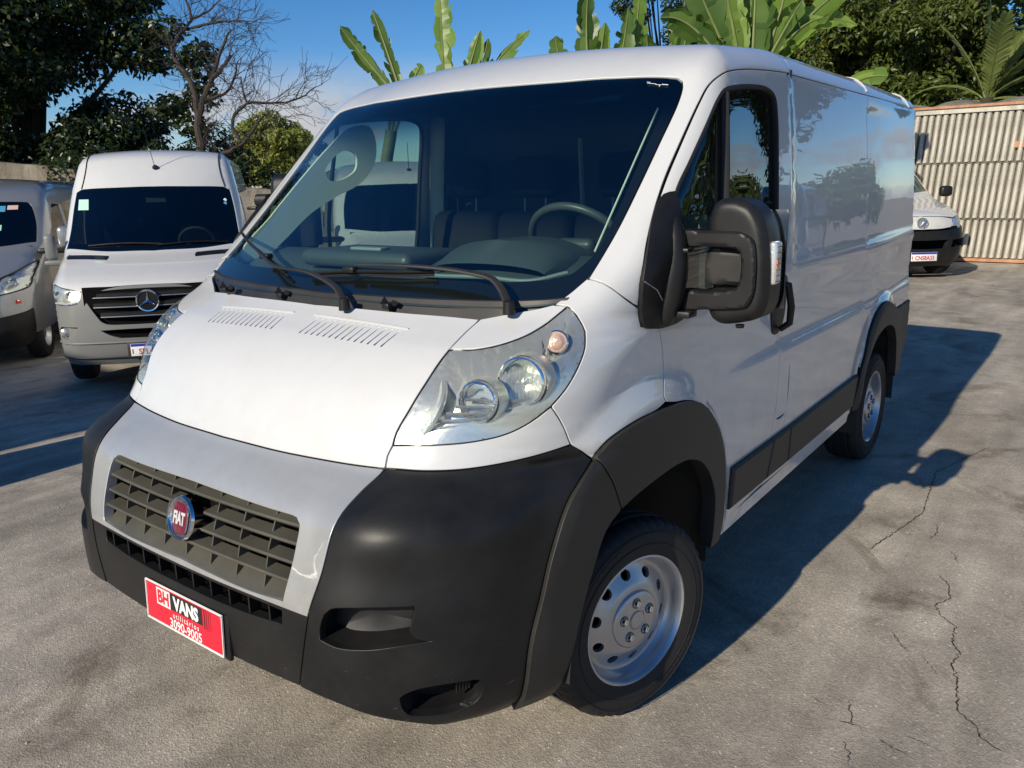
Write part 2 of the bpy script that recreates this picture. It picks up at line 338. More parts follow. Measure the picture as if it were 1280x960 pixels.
# --- plain solids collected into one mesh
class MB:
    def __init__(s): s.V=[];s.F=[];s.S=[];s.M=[]
    def add(s,V,F,smooth=False,mi=0):
        b=len(s.V); s.V+= [tuple(v) for v in V]; s.F+=[tuple(b+i for i in f) for f in F]; s.S+=[smooth]*len(F); s.M+=[mi]*len(F); return s
    def box(s,c,d,R=None,mi=0,taper=None):
        x,y,z=[q/2 for q in d]; V=[Vector((a*x,b*y,e*z)) for e in (-1,1) for b in (-1,1) for a in (-1,1)]
        if taper: 
            for v in V[4:]: v.x*=taper; v.y*=taper
        if R is not None: V=[R@v for v in V]
        V=[v+Vector(c) for v in V]
        return s.add(V,[(0,2,3,1),(4,5,7,6),(0,1,5,4),(2,6,7,3),(0,4,6,2),(1,3,7,5)],False,mi)
    def bbox(s,c,d,r=.01,R=None,mi=0,seg=2):
        bm=bmesh.new(); bmesh.ops.create_cube(bm,size=1); bmesh.ops.scale(bm,vec=d,verts=bm.verts)
        bmesh.ops.bevel(bm,geom=bm.edges[:],offset=min(r,min(d)*.49),segments=seg,affect='EDGES',profile=.5)
        V=[v.co.copy() for v in bm.verts]; bm.verts.index_update(); F=[[v.index for v in f.verts] for f in bm.faces]; bm.free()
        if R is not None: V=[R@v for v in V]
        return s.add([v+Vector(c) for v in V],F,True,mi)
    def tube(s,P,r,n=8,cap=True,closed=False,mi=0,squash=None):
        P=[Vector(p) for p in P]; m=len(P); rr=r if isinstance(r,(list,tuple)) else [r]*m
        V=[];F=[]; ref=Vector((0,0,1)); prev=None
        for i in range(m):
            t=(P[(i+1)%m]-P[i-1]) if closed else (P[min(i+1,m-1)]-P[max(i-1,0)])
            t=t.normalized()
            if prev is None:
                a=t.cross(ref); 
                if a.length<.1: a=t.cross(Vector((1,0,0)))
            else: a=prev-t*prev.dot(t)
            a.normalize(); prev=a; b=t.cross(a)
            for k in range(n):
                w=2*math.pi*k/n; q=squash or 1; V.append(P[i]+a*(math.cos(w)*rr[i])+b*(math.sin(w)*rr[i]*q))
        rg=m if closed else m-1
        for i in range(rg):
            for k in range(n):
                j=(i+1)%m; F.append((i*n+k,i*n+(k+1)%n,j*n+(k+1)%n,j*n+k))
        if cap and not closed: F.append(tuple(range(n))[::-1]); F.append(tuple((m-1)*n+k for k in range(n)))
        return s.add(V,F,True,mi)
    def lathe(s,prof,n=48,axis='Y',c=(0,0,0),mi=0,closed=False,smooth=True):
        """prof: (radius, height) pairs turned round the axis"""
        V=[];F=[];m=len(prof)
        for k in range(n):
            a=2*math.pi*k/n
            for r,h in prof:
                p={'Y':(r*math.cos(a),h,r*math.sin(a)),'Z':(r*math.cos(a),r*math.sin(a),h),'X':(h,r*math.cos(a),r*math.sin(a))}[axis]
                V.append(Vector(p)+Vector(c))
        for k in range(n):
            k2=(k+1)%n
            for j in range(m-1): F.append((k*m+j,k*m+j+1,k2*m+j+1,k2*m+j))
        return s.add(V,F,smooth,mi)
    def prism(s,poly,ax,a,b,mi=0,smooth=False):
        """poly in the plane across axis ax, from a to b"""
        def P(u,v,w): return {'X':(w,u,v),'Y':(u,w,v),'Z':(u,v,w)}[ax]
        n=len(poly); V=[P(*q,a) for q in poly]+[P(*q,b) for q in poly]
        F=[tuple(range(n))[::-1],tuple(range(n,2*n))]+[(i,(i+1)%n,n+(i+1)%n,n+i) for i in range(n)]
        s.add(V,F,smooth,mi); return s
    def build(s,name,mat,parent=None,M=None):
        me=bpy.data.meshes.new(name); me.from_pydata(s.V if M is None else [tuple(M@Vector(v)) for v in s.V],[],s.F)
        me.polygons.foreach_set('use_smooth',s.S); me.polygons.foreach_set('material_index',s.M)
        bm=bmesh.new(); bm.from_mesh(me); bmesh.ops.recalc_face_normals(bm,faces=bm.faces); bm.to_mesh(me); bm.free(); me.update()
        if any(s.S): me.set_sharp_from_angle(angle=math.radians(40))
        return link(name,me,parent,mat)
def rot(axis,deg): return Matrix.Rotation(math.radians(deg),3,axis)
def text_mesh(body,size,depth=.0008,font_sx=1.0,bold=0.0,align='CENTER',spacing=1.0):
    cu=bpy.data.curves.new('txt','FONT'); cu.body=body; cu.size=size; cu.extrude=depth; cu.offset=bold; cu.align_x=align; cu.space_character=spacing; cu.resolution_u=3
    o=bpy.data.objects.new('txt',cu); COL.objects.link(o); dg=bpy.context.evaluated_depsgraph_get(); dg.update()
    me=bpy.data.meshes.new_from_object(o.evaluated_get(dg)); bpy.data.objects.remove(o)
    if font_sx!=1: me.transform(Matrix.Scale(font_sx,4,Vector((1,0,0))))
    return me
def text_part(name,body,size,M,parent,mat,**k):
    me=text_mesh(body,size,**k); me.transform(M); return link(name,me,parent,mat)
# ---------------- shape of the near van as an implicit surface, metres, nose at x=0 ----------------
def _smooth(xs,ys):
    # monotone-ish cubic (pchip) interpolant
    xs=np.array(xs,float); ys=np.array(ys,float); h=np.diff(xs); d=np.diff(ys)/h
    m=np.zeros(len(xs)); m[0]=d[0]; m[-1]=d[-1]
    for i in range(1,len(xs)-1):
        if d[i-1]*d[i]>0:
            w1=2*h[i]+h[i-1]; w2=h[i]+2*h[i-1]; m[i]=(w1+w2)/(w1/d[i-1]+w2/d[i])
    def f(x):
        x=np.clip(x,xs[0],xs[-1]); i=np.clip(np.searchsorted(xs,x,side='right')-1,0,len(xs)-2)
        t=(x-xs[i])/h[i]; t2=t*t; t3=t2*t
        return (2*t3-3*t2+1)*ys[i]+(t3-2*t2+t)*h[i]*m[i]+(-2*t3+3*t2)*ys[i+1]+(t3-t2)*h[i]*m[i+1]
    return f
XC=_smooth([.10,.22,.30,.36,.44,.56,.67,.79,.86,.905,.95,.99,1.03,1.08,1.15,1.22,1.27,1.30,1.345,1.45,2.2,2.6],
           [-.30,-.14,-.03,.02,.045,.048,.042,.012,-.012,-.040,-.088,-.138,-.162,-.190,-.240,-.315,-.390,-.450,-.535,-.668,-1.458,-1.88])
B6=_smooth([.2,.44,.7,.88,.99,1.08,1.2,1.27,1.345,1.5,2.05,2.3],[.02,.015,.02,.035,.065,.06,.045,.042,.055,.064,.066,.066])
WZ=_smooth([.1,.30,.40,.9,1.0,1.3,1.5,1.7,1.9,2.05,2.15,2.4],[.93,.975,.985,.985,.985,.985,.975,.962,.945,.928,.915,.88])
RF=_smooth([.2,.5,.8,1.0,1.15,1.3,1.40,1.5,1.7,2.3],[.40,.38,.36,.32,.28,.20,.12,.08,.065,.07])
def ss(a,b,x):
    t=np.clip((x-a)/(b-a),0,1); return t*t*(3-2*t)
def smax(a,b,r):
    return np.minimum(np.maximum(a,b)+r,0)+np.hypot(np.maximum(a+r,0),np.maximum(b+r,0))-r
def parts(x,y,z):
    ay=np.abs(y)
    xf=XC(z)-B6(z)*(ay/.6)**2.2
    e=.01; sl=(XC(z+e)-XC(z-e))/(2*e)
    f1=(x-xf)/np.sqrt(1+sl*sl)
    f1=f1-.045*ss(.5,.8,ay)*np.exp(-((z-.90)/.10)**2)
    w=WZ(z)-.035*ss(-3.6,-4.9,x)-.045*ss(-1.2,-.2,x)*ss(1.4,.9,z)
    w=w+.032*ss(-2.0,-1.3,x)*ss(1.35,1.5,z)*ss(2.12,1.95,z)
    cg=ss(-2.20,-2.30,x)
    w=w-cg*(.012*ss(1.335,1.372,z)-.008*ss(2.030,2.055,z))
    w=w-ss(-1.35,-2.0,x)*.014*ss(1.005,1.05,z)*ss(1.38,1.2,z)
    r1=np.hypot(x+.965,z-.50); r2=np.hypot(x+3.97,z-.42)
    w=w+.034*ss(.66,.54,r1)*ss(-.2,-.55,x)*ss(.2,.5,z)+.024*ss(.62,.55,r2)
    f2=ay-w
    zr=2.245-.045*(ay/.9)**2-.052*ss(-2.3,-1.4,x)
    f3=z-zr
    return f1,f2,f3
def phi(P):
    x,y,z=P[...,0],P[...,1],P[...,2]
    f1,f2,f3=parts(x,y,z)
    s=smax(f1,f2,RF(z))
    rr=.10+.08*ss(-1.9,-1.35,x)*ss(.95,.6,np.abs(y))
    s=smax(s,f3,rr)
    f4=-4.86-x
    return smax(s,f4,.05)
K={
'hood_front':[(-0.147,0.243,0.991),(-0.163,0.384,0.991),(-0.182,0.499,0.991),(-0.203,0.616,0.995)],
'hood_side':[(-0.203,0.616,0.995),(-0.221,0.609,1.023),(-0.236,0.615,1.049)],
'lamp_in':[(-0.236,0.615,1.049),(-0.252,0.615,1.08),(-0.293,0.634,1.144),(-0.344,0.644,1.201),(-0.398,0.644,1.244),(-0.44,0.643,1.271)],
'hood_side2':[(-0.44,0.643,1.271),(-0.482,0.641,1.291),(-0.526,0.639,1.31),(-0.575,0.642,1.332)],
'hood_rear':[(-0.521,0.043,1.337),(-0.526,0.171,1.337),(-0.531,0.272,1.337),(-0.541,0.398,1.336),(-0.559,0.531,1.335),(-0.575,0.642,1.332)],
'fendtop_rear':[(-0.575,0.642,1.332),(-0.629,0.729,1.35),(-0.664,0.788,1.362),(-0.691,0.824,1.373)],
'lamp_tip':[(-0.691,0.824,1.373),(-0.7,0.859,1.371)],
'lamp_top':[(-0.44,0.643,1.271),(-0.461,0.711,1.276),(-0.501,0.77,1.288),(-0.556,0.811,1.306),(-0.62,0.834,1.329),(-0.667,0.847,1.352),(-0.7,0.859,1.371)],
'lamp_out':[(-0.7,0.859,1.371),(-0.699,0.899,1.336),(-0.697,0.919,1.307),(-0.673,0.934,1.27),(-0.628,0.941,1.222),(-0.584,0.936,1.178),(-0.525,0.92,1.131)],
'lamp_bot':[(-0.525,0.92,1.131),(-0.47,0.893,1.098),(-0.41,0.858,1.075),(-0.34,0.802,1.063),(-0.278,0.722,1.057),(-0.236,0.615,1.049)],
'nose_seam':[(-0.525,0.92,1.131),(-0.551,0.934,1.085),(-0.578,0.948,1.016)],
'bump_top':[(-0.578,0.948,1.016),(-0.473,0.908,1.007),(-0.379,0.855,1.001),(-0.301,0.794,0.998),(-0.241,0.719,0.998),(-0.203,0.616,0.995)],
'fend_low':[(-0.578,0.948,1.016),(-0.64,0.978,0.963)],
'arch_out':[(-0.64,0.978,0.963),(-0.68,0.99,0.998),(-0.752,1.0,1.018),(-0.843,1.008,1.03),(-0.947,1.013,1.033),(-1.022,1.016,1.031),(-1.131,1.018,1.023),(-1.229,1.016,0.997),(-1.318,1.014,0.948),(-1.393,1.013,0.879),(-1.45,1.015,0.791),(-1.476,1.019,0.678),(-1.476,1.019,0.523),(-1.453,1.014,0.429)],
'arch_in':[(-0.746,1.0,0.789),(-0.821,1.004,0.806),(-0.935,1.011,0.822),(-1.074,1.017,0.831),(-1.174,1.019,0.819),(-1.272,1.019,0.776),(-1.345,1.019,0.703),(-1.388,1.019,0.615),(-1.386,1.019,0.493)],
'strip_l':[(-0.64,0.978,0.963),(-0.521,0.974,0.88),(-0.446,0.967,0.756),(-0.404,0.961,0.641),(-0.366,0.951,0.522),(-0.35,0.91,0.29)],
'strip_r':[(-0.64,0.978,0.963),(-0.703,0.997,0.877),(-0.746,1.0,0.789)],
'strip_r2':[(-0.746,1.0,0.789),(-0.67,0.995,0.75),(-0.602,0.99,0.647),(-0.536,0.986,0.513),(-0.501,0.973,0.396),(-0.47,0.95,0.3)],
'sil_side':[(-0.203,0.616,0.995),(-0.143,0.6,0.957),(-0.075,0.589,0.912),(-0.019,0.584,0.822),(0.003,0.575,0.753),(0.028,0.549,0.657)],
'bump_seam':[(0.028,0.549,0.657),(0.035,0.533,0.577),(0.035,0.498,0.443)],
'bottom':[(0.035,0.498,0.443),(0.016,0.62,0.44),(-0.032,0.72,0.414),(-0.089,0.79,0.384),(-0.169,0.84,0.345),(-0.26,0.88,0.31),(-0.35,0.91,0.29)],
'gr_top':[(-0.028,-0.021,0.888),(-0.03,0.234,0.884),(-0.035,0.355,0.882),(-0.039,0.416,0.882)],
'gr_side':[(-0.039,0.416,0.882),(-0.041,0.45,0.879),(-0.034,0.47,0.865),(-0.014,0.476,0.821),(0.014,0.472,0.742),(0.032,0.458,0.669)],
'gr_bot':[(0.032,0.458,0.669),(0.038,0.317,0.66),(0.042,0.1,0.663),(0.042,-0.042,0.668)],
'ws_side':[(-1.419,0.826,2.033),(-1.414,0.845,2.021),(-1.398,0.855,2.002),(-1.349,0.865,1.95),(-1.212,0.868,1.815),(-1.08,0.871,1.688),(-0.941,0.873,1.56),(-0.807,0.868,1.448),(-0.741,0.847,1.403)],
'ws_top':[(-1.315,0.015,2.055),(-1.322,0.24,2.053),(-1.343,0.419,2.051),(-1.375,0.565,2.051),(-1.4,0.697,2.047),(-1.419,0.826,2.033)],
'inA':[(0.029,0.589,0.605),(0.027,0.589,0.638),(0.021,0.602,0.677),(0.014,0.62,0.695),(-0.019,0.706,0.711),(-0.093,0.809,0.715)],
'inA2':[(-0.093,0.809,0.715),(-0.09,0.811,0.695),(-0.077,0.805,0.65),(-0.084,0.815,0.632),(-0.119,0.848,0.619)],
'inA3':[(-0.119,0.848,0.619),(-0.057,0.787,0.612),(-0.01,0.717,0.6),(0.021,0.637,0.595),(0.029,0.589,0.605)],
'inB':[(-0.053,0.779,0.443),(-0.05,0.778,0.47),(-0.058,0.789,0.481),(-0.084,0.817,0.494),(-0.149,0.871,0.495),(-0.216,0.906,0.48),(-0.224,0.909,0.451),(-0.21,0.897,0.416),(-0.165,0.865,0.399),(-0.107,0.821,0.401),(-0.068,0.788,0.413),(-0.053,0.779,0.443)],
'door_top':[(-2.203,0.92,2.11),(-1.965,0.921,2.098),(-1.733,0.924,2.079),(-1.538,0.934,2.047),(-1.444,0.926,2.005),(-1.375,0.925,1.948),(-1.243,0.927,1.822),(-1.121,0.933,1.703),(-1.018,0.951,1.598),(-0.95,0.968,1.52),(-0.898,0.979,1.436),(-0.895,0.975,1.363),(-0.905,0.973,1.317),(-0.911,0.977,1.293)],
'door_front':[(-1.012,0.984,1.279),(-1.035,0.984,1.22),(-1.049,0.986,1.136),(-1.002,1.011,1.067),(-1.009,1.015,1.046)],
'door_rear':[(-2.203,0.92,2.11),(-2.211,0.936,1.983),(-2.257,0.938,1.896),(-2.258,0.946,1.805),(-2.24,0.961,1.659),(-2.203,0.979,1.432),(-2.247,0.972,1.221),(-2.195,0.971,1.102),(-2.152,0.972,1.044),(-2.133,0.985,0.964),(-2.121,0.985,0.807),(-2.09,0.985,0.705),(-2.062,0.985,0.632),(-1.975,0.985,0.469)],
'flap':[(-2.134,0.985,0.959),(-2.261,0.985,0.958),(-2.257,0.985,0.707),(-2.09,0.985,0.701)],
'win':[(-1.121,0.972,1.669),(-1.221,0.968,1.761),(-1.347,0.964,1.875),(-1.442,0.959,1.958),(-1.493,0.955,1.988),(-1.564,0.95,2.005),(-1.796,0.934,2.029),(-1.979,0.93,2.031),(-2.052,0.933,2.005),(-2.065,0.942,1.928),(-2.057,0.957,1.769),(-2.05,0.969,1.598),(-2.041,0.977,1.468)],
'divider':[(-1.485,0.959,1.978),(-1.544,0.957,1.982),(-1.495,0.992,1.643),(-1.435,0.995,1.646)],
'handle':[(-1.951,0.982,1.326),(-2.146,0.98,1.306),(-2.216,0.971,1.064),(-2.018,0.971,1.096)],
'sill':[(-1.439,1.014,0.429),(-2.335,0.985,0.418),(-2.5,0.985,0.442),(-3.298,0.985,0.505)],
'rarch_out':[(-3.441,0.996,0.676),(-3.48,1.0,0.73),(-3.567,0.995,0.85),(-3.679,0.993,0.936),(-3.812,0.995,0.983),(-3.917,0.998,0.989),(-4.085,0.998,0.953),(-4.203,0.993,0.913)],
'fend_pillar':[(-0.793,0.876,1.435),(-0.848,0.964,1.377),(-0.897,0.974,1.348)],
'sail':[(-1.113,0.974,1.659),(-1.113,0.993,1.619),(-1.163,1.004,1.55),(-1.338,0.985,1.272),(-1.098,0.985,1.28),(-0.909,0.977,1.293)],
}
# ---------------- the white cargo van in front ----------------
def cv(n,*sl):
    q=K[n]; return list(q[slice(*sl)]) if sl else list(q)
def rev(P): return list(P)[::-1]
def mir(P): return [(a,-b,c) for a,b,c in P]
VAN=thing('cargo_van','white panel van parked closest, black bumper and mirrors, silver grille surround, red dealer plate','van',(0,0,0))
SK=Skin(phi)
S1=lambda *pc:[[(p,s) for p,s in pc]]
def two(lst):       # symmetric loop: half runs from the centre line round the +y side and back to the centre line
    return [(p,s) for p,s in lst]+[(mir(rev(p)),s) for p,s in rev(lst)]
WP='white_paint'
hf=[(-.139,0,.991)]+cv('hood_front'); hr=[(-.519,0,1.337)]+cv('hood_rear')
lamp_in,lamp_out,lamp_bot,lamp_top=cv('lamp_in'),cv('lamp_out'),cv('lamp_bot'),cv('lamp_top')
hs1,hs2=cv('hood_side'),cv('hood_side2')
# bonnet with two fields of slots
def slot_loops():
    out=[]
    for s in (1,-1):
        for i in range(14):
            t=i/13; y=(.075+.352*t)*s
            a=(-.393,y-.004*s+.0*s); b=(-.470,y+.004*s)
            w=.0045
            P=[(a[0],a[1]-w,1.27),(b[0],b[1]-w,1.30),(b[0],b[1]+w,1.30),(a[0],a[1]+w,1.27)]
            out.append([([P[k],P[(k+1)%4]],False) for k in range(4)])
    return out
patch('hood',WP,VAN,SK,[two([(hf,1),(hs1,1),(lamp_in,1),(hs2,1),(rev(hr),0)])]+slot_loops(),(1,0,.9),mirror=False,h=.022)
def frame_bead():      # the pressed frames behind the slots
    for s in (1,-1):
        P=SK.snap([(-.482,y*s,1.305) for y in np.linspace(.05,.455,20)]); P=P+SK.grad(P)*.0015
        MB().tube(P,[.004]*20,6,squash=.5).build('vent_bead',WP,VAN)
frame_bead()
patch('scuttle_corner',WP,VAN,SK,S1((hs2,1),(cv('fendtop_rear'),0),(cv('lamp_tip'),1),(rev(lamp_top),1)),(.8,.4,1),h=.02)
patch('nose_panel',WP,VAN,SK,S1((rev(hs1),1),(cv('hood_front',-1,None)+[] if 0 else [hs1[0],cv('bump_top')[-1]],0),(rev(cv('bump_top')),1),(rev(cv('nose_seam')),1),(lamp_bot,1)) if 0 else
      S1((rev(hs1),1),(rev(cv('bump_top')),1),(rev(cv('nose_seam')),1),(lamp_bot,1)) if 0 else
      S1((hs1,1),(rev(lamp_bot),1),(cv('nose_seam'),1),(cv('bump_top'),1)),(1,1,.3),h=.02)
ao=cv('arch_out'); aoA=ao[:5]+[(-1.009,1.015,1.046)]; aoB=[(-1.009,1.015,1.046),(-1.08,1.017,1.030)]+ao[6:]
ws=cv('ws_side'); low_ws=[(-.793,.868,1.438),(-.741,.847,1.403),(-.712,.834,1.387),(-.691,.824,1.373)]
df=cv('door_front'); sailb=[(-.911,.977,1.293),(-1.012,.984,1.279)]
dt=cv('door_top')
patch('fender',WP,VAN,SK,S1((lamp_out,1),(cv('nose_seam'),1),(cv('fend_low'),1),(aoA,1),(rev(df),1),(rev(sailb),1),([dt[-1],dt[-2],dt[-3],(-.897,.974,1.348)][:1]+[(-.905,.973,1.317),(-.897,.974,1.35)],1),
      (rev([low_ws[0]]+cv('fend_pillar',1,None)),1),(low_ws,0),(cv('lamp_tip'),1)),(.6,1,.4),h=.022)
wtop=cv('ws_top'); wsu=ws[:8]
roof_f=[(-2.232,.92,2.109),(-2.262,.90,2.14),(-2.285,.86,2.19),(-2.29,.7,2.22),(-2.29,.35,2.24),(-2.29,0,2.245)]
patch('windscreen_frame',WP,VAN,SK,S1(([low_ws[0]]+rev(wsu[1:])[0:0]+rev(wsu[:-1])[0:7] if 0 else [low_ws[0]]+rev(wsu),1),(rev(wtop),1),([wtop[0] if 0 else (-1.315,0,2.055),(-1.5,0,2.17),(-1.9,0,2.22),(-2.29,0,2.245)],0),(rev(roof_f),1),
      ([(-2.232,.92,2.109),(-2.2,.92,2.112)],1),(dt[:-3],1),([dt[-3],(-.897,.974,1.35)],1),(rev([low_ws[0]]+cv('fend_pillar',1,None)),1)),(.55,.75,.85),h=.03)
# cargo roof and its raised ribs
gut=[(-2.232,.92,2.109),(-3.44,.92,2.113),(-4.78,.885,2.121)]
patch('roof',WP,VAN,SK,S1((roof_f,1),([(-2.29,0,2.245),(-4.80,0,2.235)],0),([(-4.80,0,2.235),(-4.81,.5,2.225),(-4.80,.84,2.17),(-4.78,.885,2.121)],1),(rev(gut),1)),(0,.6,.9),h=.07,ds=.04)
for xx in (-3.47,-4.60):
    for s in (1,-1):
        P=SK.snap([(xx,s*y,z) for y,z in ((.905,2.13),(.88,2.175),(.80,2.205),(.5,2.23),(0,2.245))]); P=cr_curve(P,.03); P=SK.snap(P)
        MB().tube(P+SK.grad(P)*.001,.007,6,squash=.6).build('roof_rib',WP,VAN)
# door with its window opening
dr=cv('door_rear')
dr=[(-2.203,.92,2.11),(-2.215,.936,1.98),(-2.222,.95,1.8),(-2.222,.965,1.62),(-2.21,.98,1.40),(-2.195,.985,1.227),(-2.15,.985,1.11),(-2.118,.985,1.04),(-2.128,.985,.96),(-2.118,.985,.80),(-2.09,.985,.70),(-2.062,.985,.632),(-1.99,.985,.455)]
win=cv('win')+[(-2.02,.98,1.36),(-1.96,.98,1.318),(-1.6,.985,1.302),(-1.1,.985,1.30),(-1.005,.98,1.32),(-.985,.975,1.40),(-1.02,.975,1.52)]
winloop=[(win+[win[0]],False)]
door_bot=[(-1.99,.985,.455),(-1.46,1.0,.425)]
door_loop=[(dt,1),(sailb,1),(df,1),(aoB[:-1]+[(-1.46,1.014,.425)],1),(rev(door_bot),1),(rev(dr),1)]
def push_handle(V): return 0
patch('door',WP,VAN,SK,[door_loop,winloop],(0,1,.05),h=.035)
# cargo side panels
seam=[(-3.465,.90,2.113),(-3.455,.93,2.037),(-3.452,.964,1.667),(-3.452,.984,1.359),(-3.455,.98,1.0),(-3.462,.985,.72)]
ro=cv('rarch_out')
g1=[gut[0],(-3.465,.919,2.113)]; g2=[(-3.465,.919,2.113),(-4.78,.885,2.121)]
ca_bot=[(-3.42,.99,.66),(-3.39,.985,.52),(-3.36,.985,.455),(-2.8,.985,.45),(-1.99,.985,.455)]
patch('side_panel',WP,VAN,SK,[[(g1,1),(seam[:1]+seam[1:],1),([(-3.462,.985,.72),(-3.42,.99,.66)],1),(ca_bot,0),(rev(dr),1)],
      [([(-2.150,.985,.955),(-2.262,.985,.955),(-2.262,.985,.708),(-2.113,.985,.708),(-2.150,.985,.955)],True)]],(0,1,.05),h=.05)
patch('fuel_flap',WP,VAN,SK,S1(([(-2.150,.985,.955),(-2.262,.985,.955)],1),([(-2.262,.985,.955),(-2.262,.985,.708)],1),([(-2.262,.985,.708),(-2.113,.985,.708)],1),([(-2.113,.985,.708),(-2.150,.985,.955)],1)),(0,1,.05),h=.05,mirror=False)
rear_edge=[(-4.835,.92,2.11),(-4.845,.93,1.8),(-4.845,.93,1.4),(-4.845,.93,.89)]
patch('side_panel',WP,VAN,SK,S1((g2,1),([g2[-1]]+rear_edge,0),([rear_edge[-1],(-4.35,.963,.888),(-4.203,.97,.905)],1),(rev(ro)+[(-3.462,.985,.72)],1),(rev(seam),1)),(-.15,1,.05),h=.05)
# rear wall
yy=[(-4.85,s*.90,z) for s,z in ((1,.40),(1,1.2),(1,2.1))]
patch('rear_door',WP,VAN,SK,S1(([(-4.85,.01,.5),(-4.85,.9,.5)],0),([(-4.85,.9,.5),(-4.85,.885,1.5),(-4.85,.86,2.08)],0),([(-4.85,.86,2.08),(-4.85,.01,2.12)],0),([(-4.85,.01,2.12),(-4.85,.01,.5)],1)),(-1,0,0),h=.12,ds=.06)
# sill below the rubbing strips
MB().prism([(-1.45,.425),(-3.37,.455),(-3.33,.395),(-1.47,.375)],'Y',.955,.975).build('sill',WP,VAN)
MB().prism([(-1.45,.425),(-3.37,.455),(-3.33,.395),(-1.47,.375)],'Y',-.975,-.955).build('sill',WP,VAN)
# rear black corner
patch('rear_bumper','trim_plastic',VAN,SK,S1(([(-4.203,.97,.905),(-4.35,.963,.888),(-4.845,.93,.885)],1),([(-4.845,.93,.885),(-4.842,.93,.76),(-4.80,.93,.62),(-4.62,.93,.50),(-4.36,.96,.45)],1),([(-4.36,.96,.45),(-4.37,.96,.60),(-4.34,.96,.74),(-4.2,.97,.86)],1)),(-.2,1,0),h=.04,off=.012)
# ---- black plastics
JB=(-.203,.616,.995)
silver_side=cv('sil_side'); bseam=cv('bump_seam'); bbot=cv('bottom'); st_l=cv('strip_l'); st_r=cv('strip_r'); st_r2=cv('strip_r2'); a_in=cv('arch_in')
sb=[(.045,0,.652),(.043,.18,.653),(.040,.33,.655),(.028,.549,.657)]
gtop=[(-.028,0,.888)]+cv('gr_top',1,None); gside=cv('gr_side'); gbot=cv('gr_bot',0,3)+[(.042,0,.666)]
patch('front_panel','silver_paint',VAN,SK,[two([(hf,1),(silver_side,1),(rev(sb),0)]),two([(gtop,0),(gside,0),(gbot,0)])],(1,0,.35),mirror=False,h=.022,flange=.03)
it=[(.045,0,.643),(.043,.2,.644),(.038,.40,.646),(.035,.452,.645)]; il=[(.035,.452,.645),(.037,.452,.604)]; ib=[(.037,.452,.604),(.043,.313,.591),(.047,.15,.585),(.047,0,.584)]
patch('lower_grille_panel','black_plastic',VAN,SK,[two([(sb,0),(bseam,1),([bseam[-1],(.040,.25,.432),(.042,0,.430)],0)]),two([(it,0),(il,0),(ib,0)])],(1,0,.2),mirror=False,h=.025,flange=.03,off=-.002)
inA=[(cv('inA'),0),(cv('inA2'),0),(cv('inA3'),0)]; inB=[(cv('inB'),0)]
BC=patch('bumper_corner','black_plastic',VAN,SK,[[(silver_side,1),(bseam,1),(bbot,0),(rev(st_l),1),(rev(cv('fend_low')),1),(cv('bump_top'),1)],inA,inB],(1,.9,.25),h=.022,flange=.02)
patch('wheel_arch_trim','trim_plastic',VAN,SK,S1((st_l,1),([st_l[-1],(-.41,.935,.285),st_r2[-1]],0),(rev(st_r2),0),(rev(st_r),1)),(.5,1,.1),h=.022,off=.013,flange=.018)
patch('wheel_arch_trim','trim_plastic',VAN,SK,S1((st_r,1),(a_in+[(-1.378,1.0,.425)],0),([(-1.378,1.0,.425),(-1.453,1.014,.425)],0),([(-1.453,1.014,.425)]+rev(ao[:-1]),1)),(0,1,.1),h=.022,off=.014,flange=.05)
ri=[(-3.46,1.0,.632),(-3.55,1.0,.74),(-3.68,1.0,.815),(-3.848,1.0,.845),(-4.02,1.0,.838),(-4.18,.99,.79),(-4.28,.98,.70),(-4.33,.97,.58),(-4.35,.97,.46)]
patch('wheel_arch_trim','trim_plastic',VAN,SK,S1((ro,1),([ro[-1],(-4.27,.97,.86),(-4.34,.965,.74),(-4.37,.96,.60),(-4.37,.96,.45)],0),([(-4.37,.96,.45),ri[-1]],0),(rev(ri),0),([ri[0],(-3.42,.99,.50),(-3.40,.985,.455)],0),([(-3.40,.985,.455),(-3.345,.985,.455)],0),([(-3.345,.985,.455),(-3.40,.985,.57),ro[0]],1)),(-.1,1,.1),h=.022,off=.014,flange=.05)
def recess(name,loops,dirv,depth,mat,scale=1.0,mirror=True,cap=True,ds=.02):
    P=np.concatenate([cr_curve(p,ds)[:-1] for p,_ in loops]); P=SK.snap(P); k=np.linalg.norm(P-np.roll(P,1,0),axis=1)>1e-4; P=P[k]
    P=P-SK.grad(P)*.004; n=len(P); d=np.array(dirv,float); c=P.mean(0)+d*depth; Q=c+(P+d*depth-c)*scale
    for s in ((1,-1) if mirror else (1,)):
        V=np.concatenate([P,Q,[c]])*np.array([1,s,1]); F=[(i,(i+1)%n,n+(i+1)%n,n+i) for i in range(n)]
        if cap: F+=[(n+i,n+(i+1)%n,2*n) for i in range(n)]
        MB().add(V,F,True).build(name,mat,VAN)
recess('bumper_recess',inA,(-.85,-.5,.0),.075,'black_plastic',.86)
recess('fog_lamp_recess',inB,(-.8,-.6,.0),.07,'black_plastic',.75)
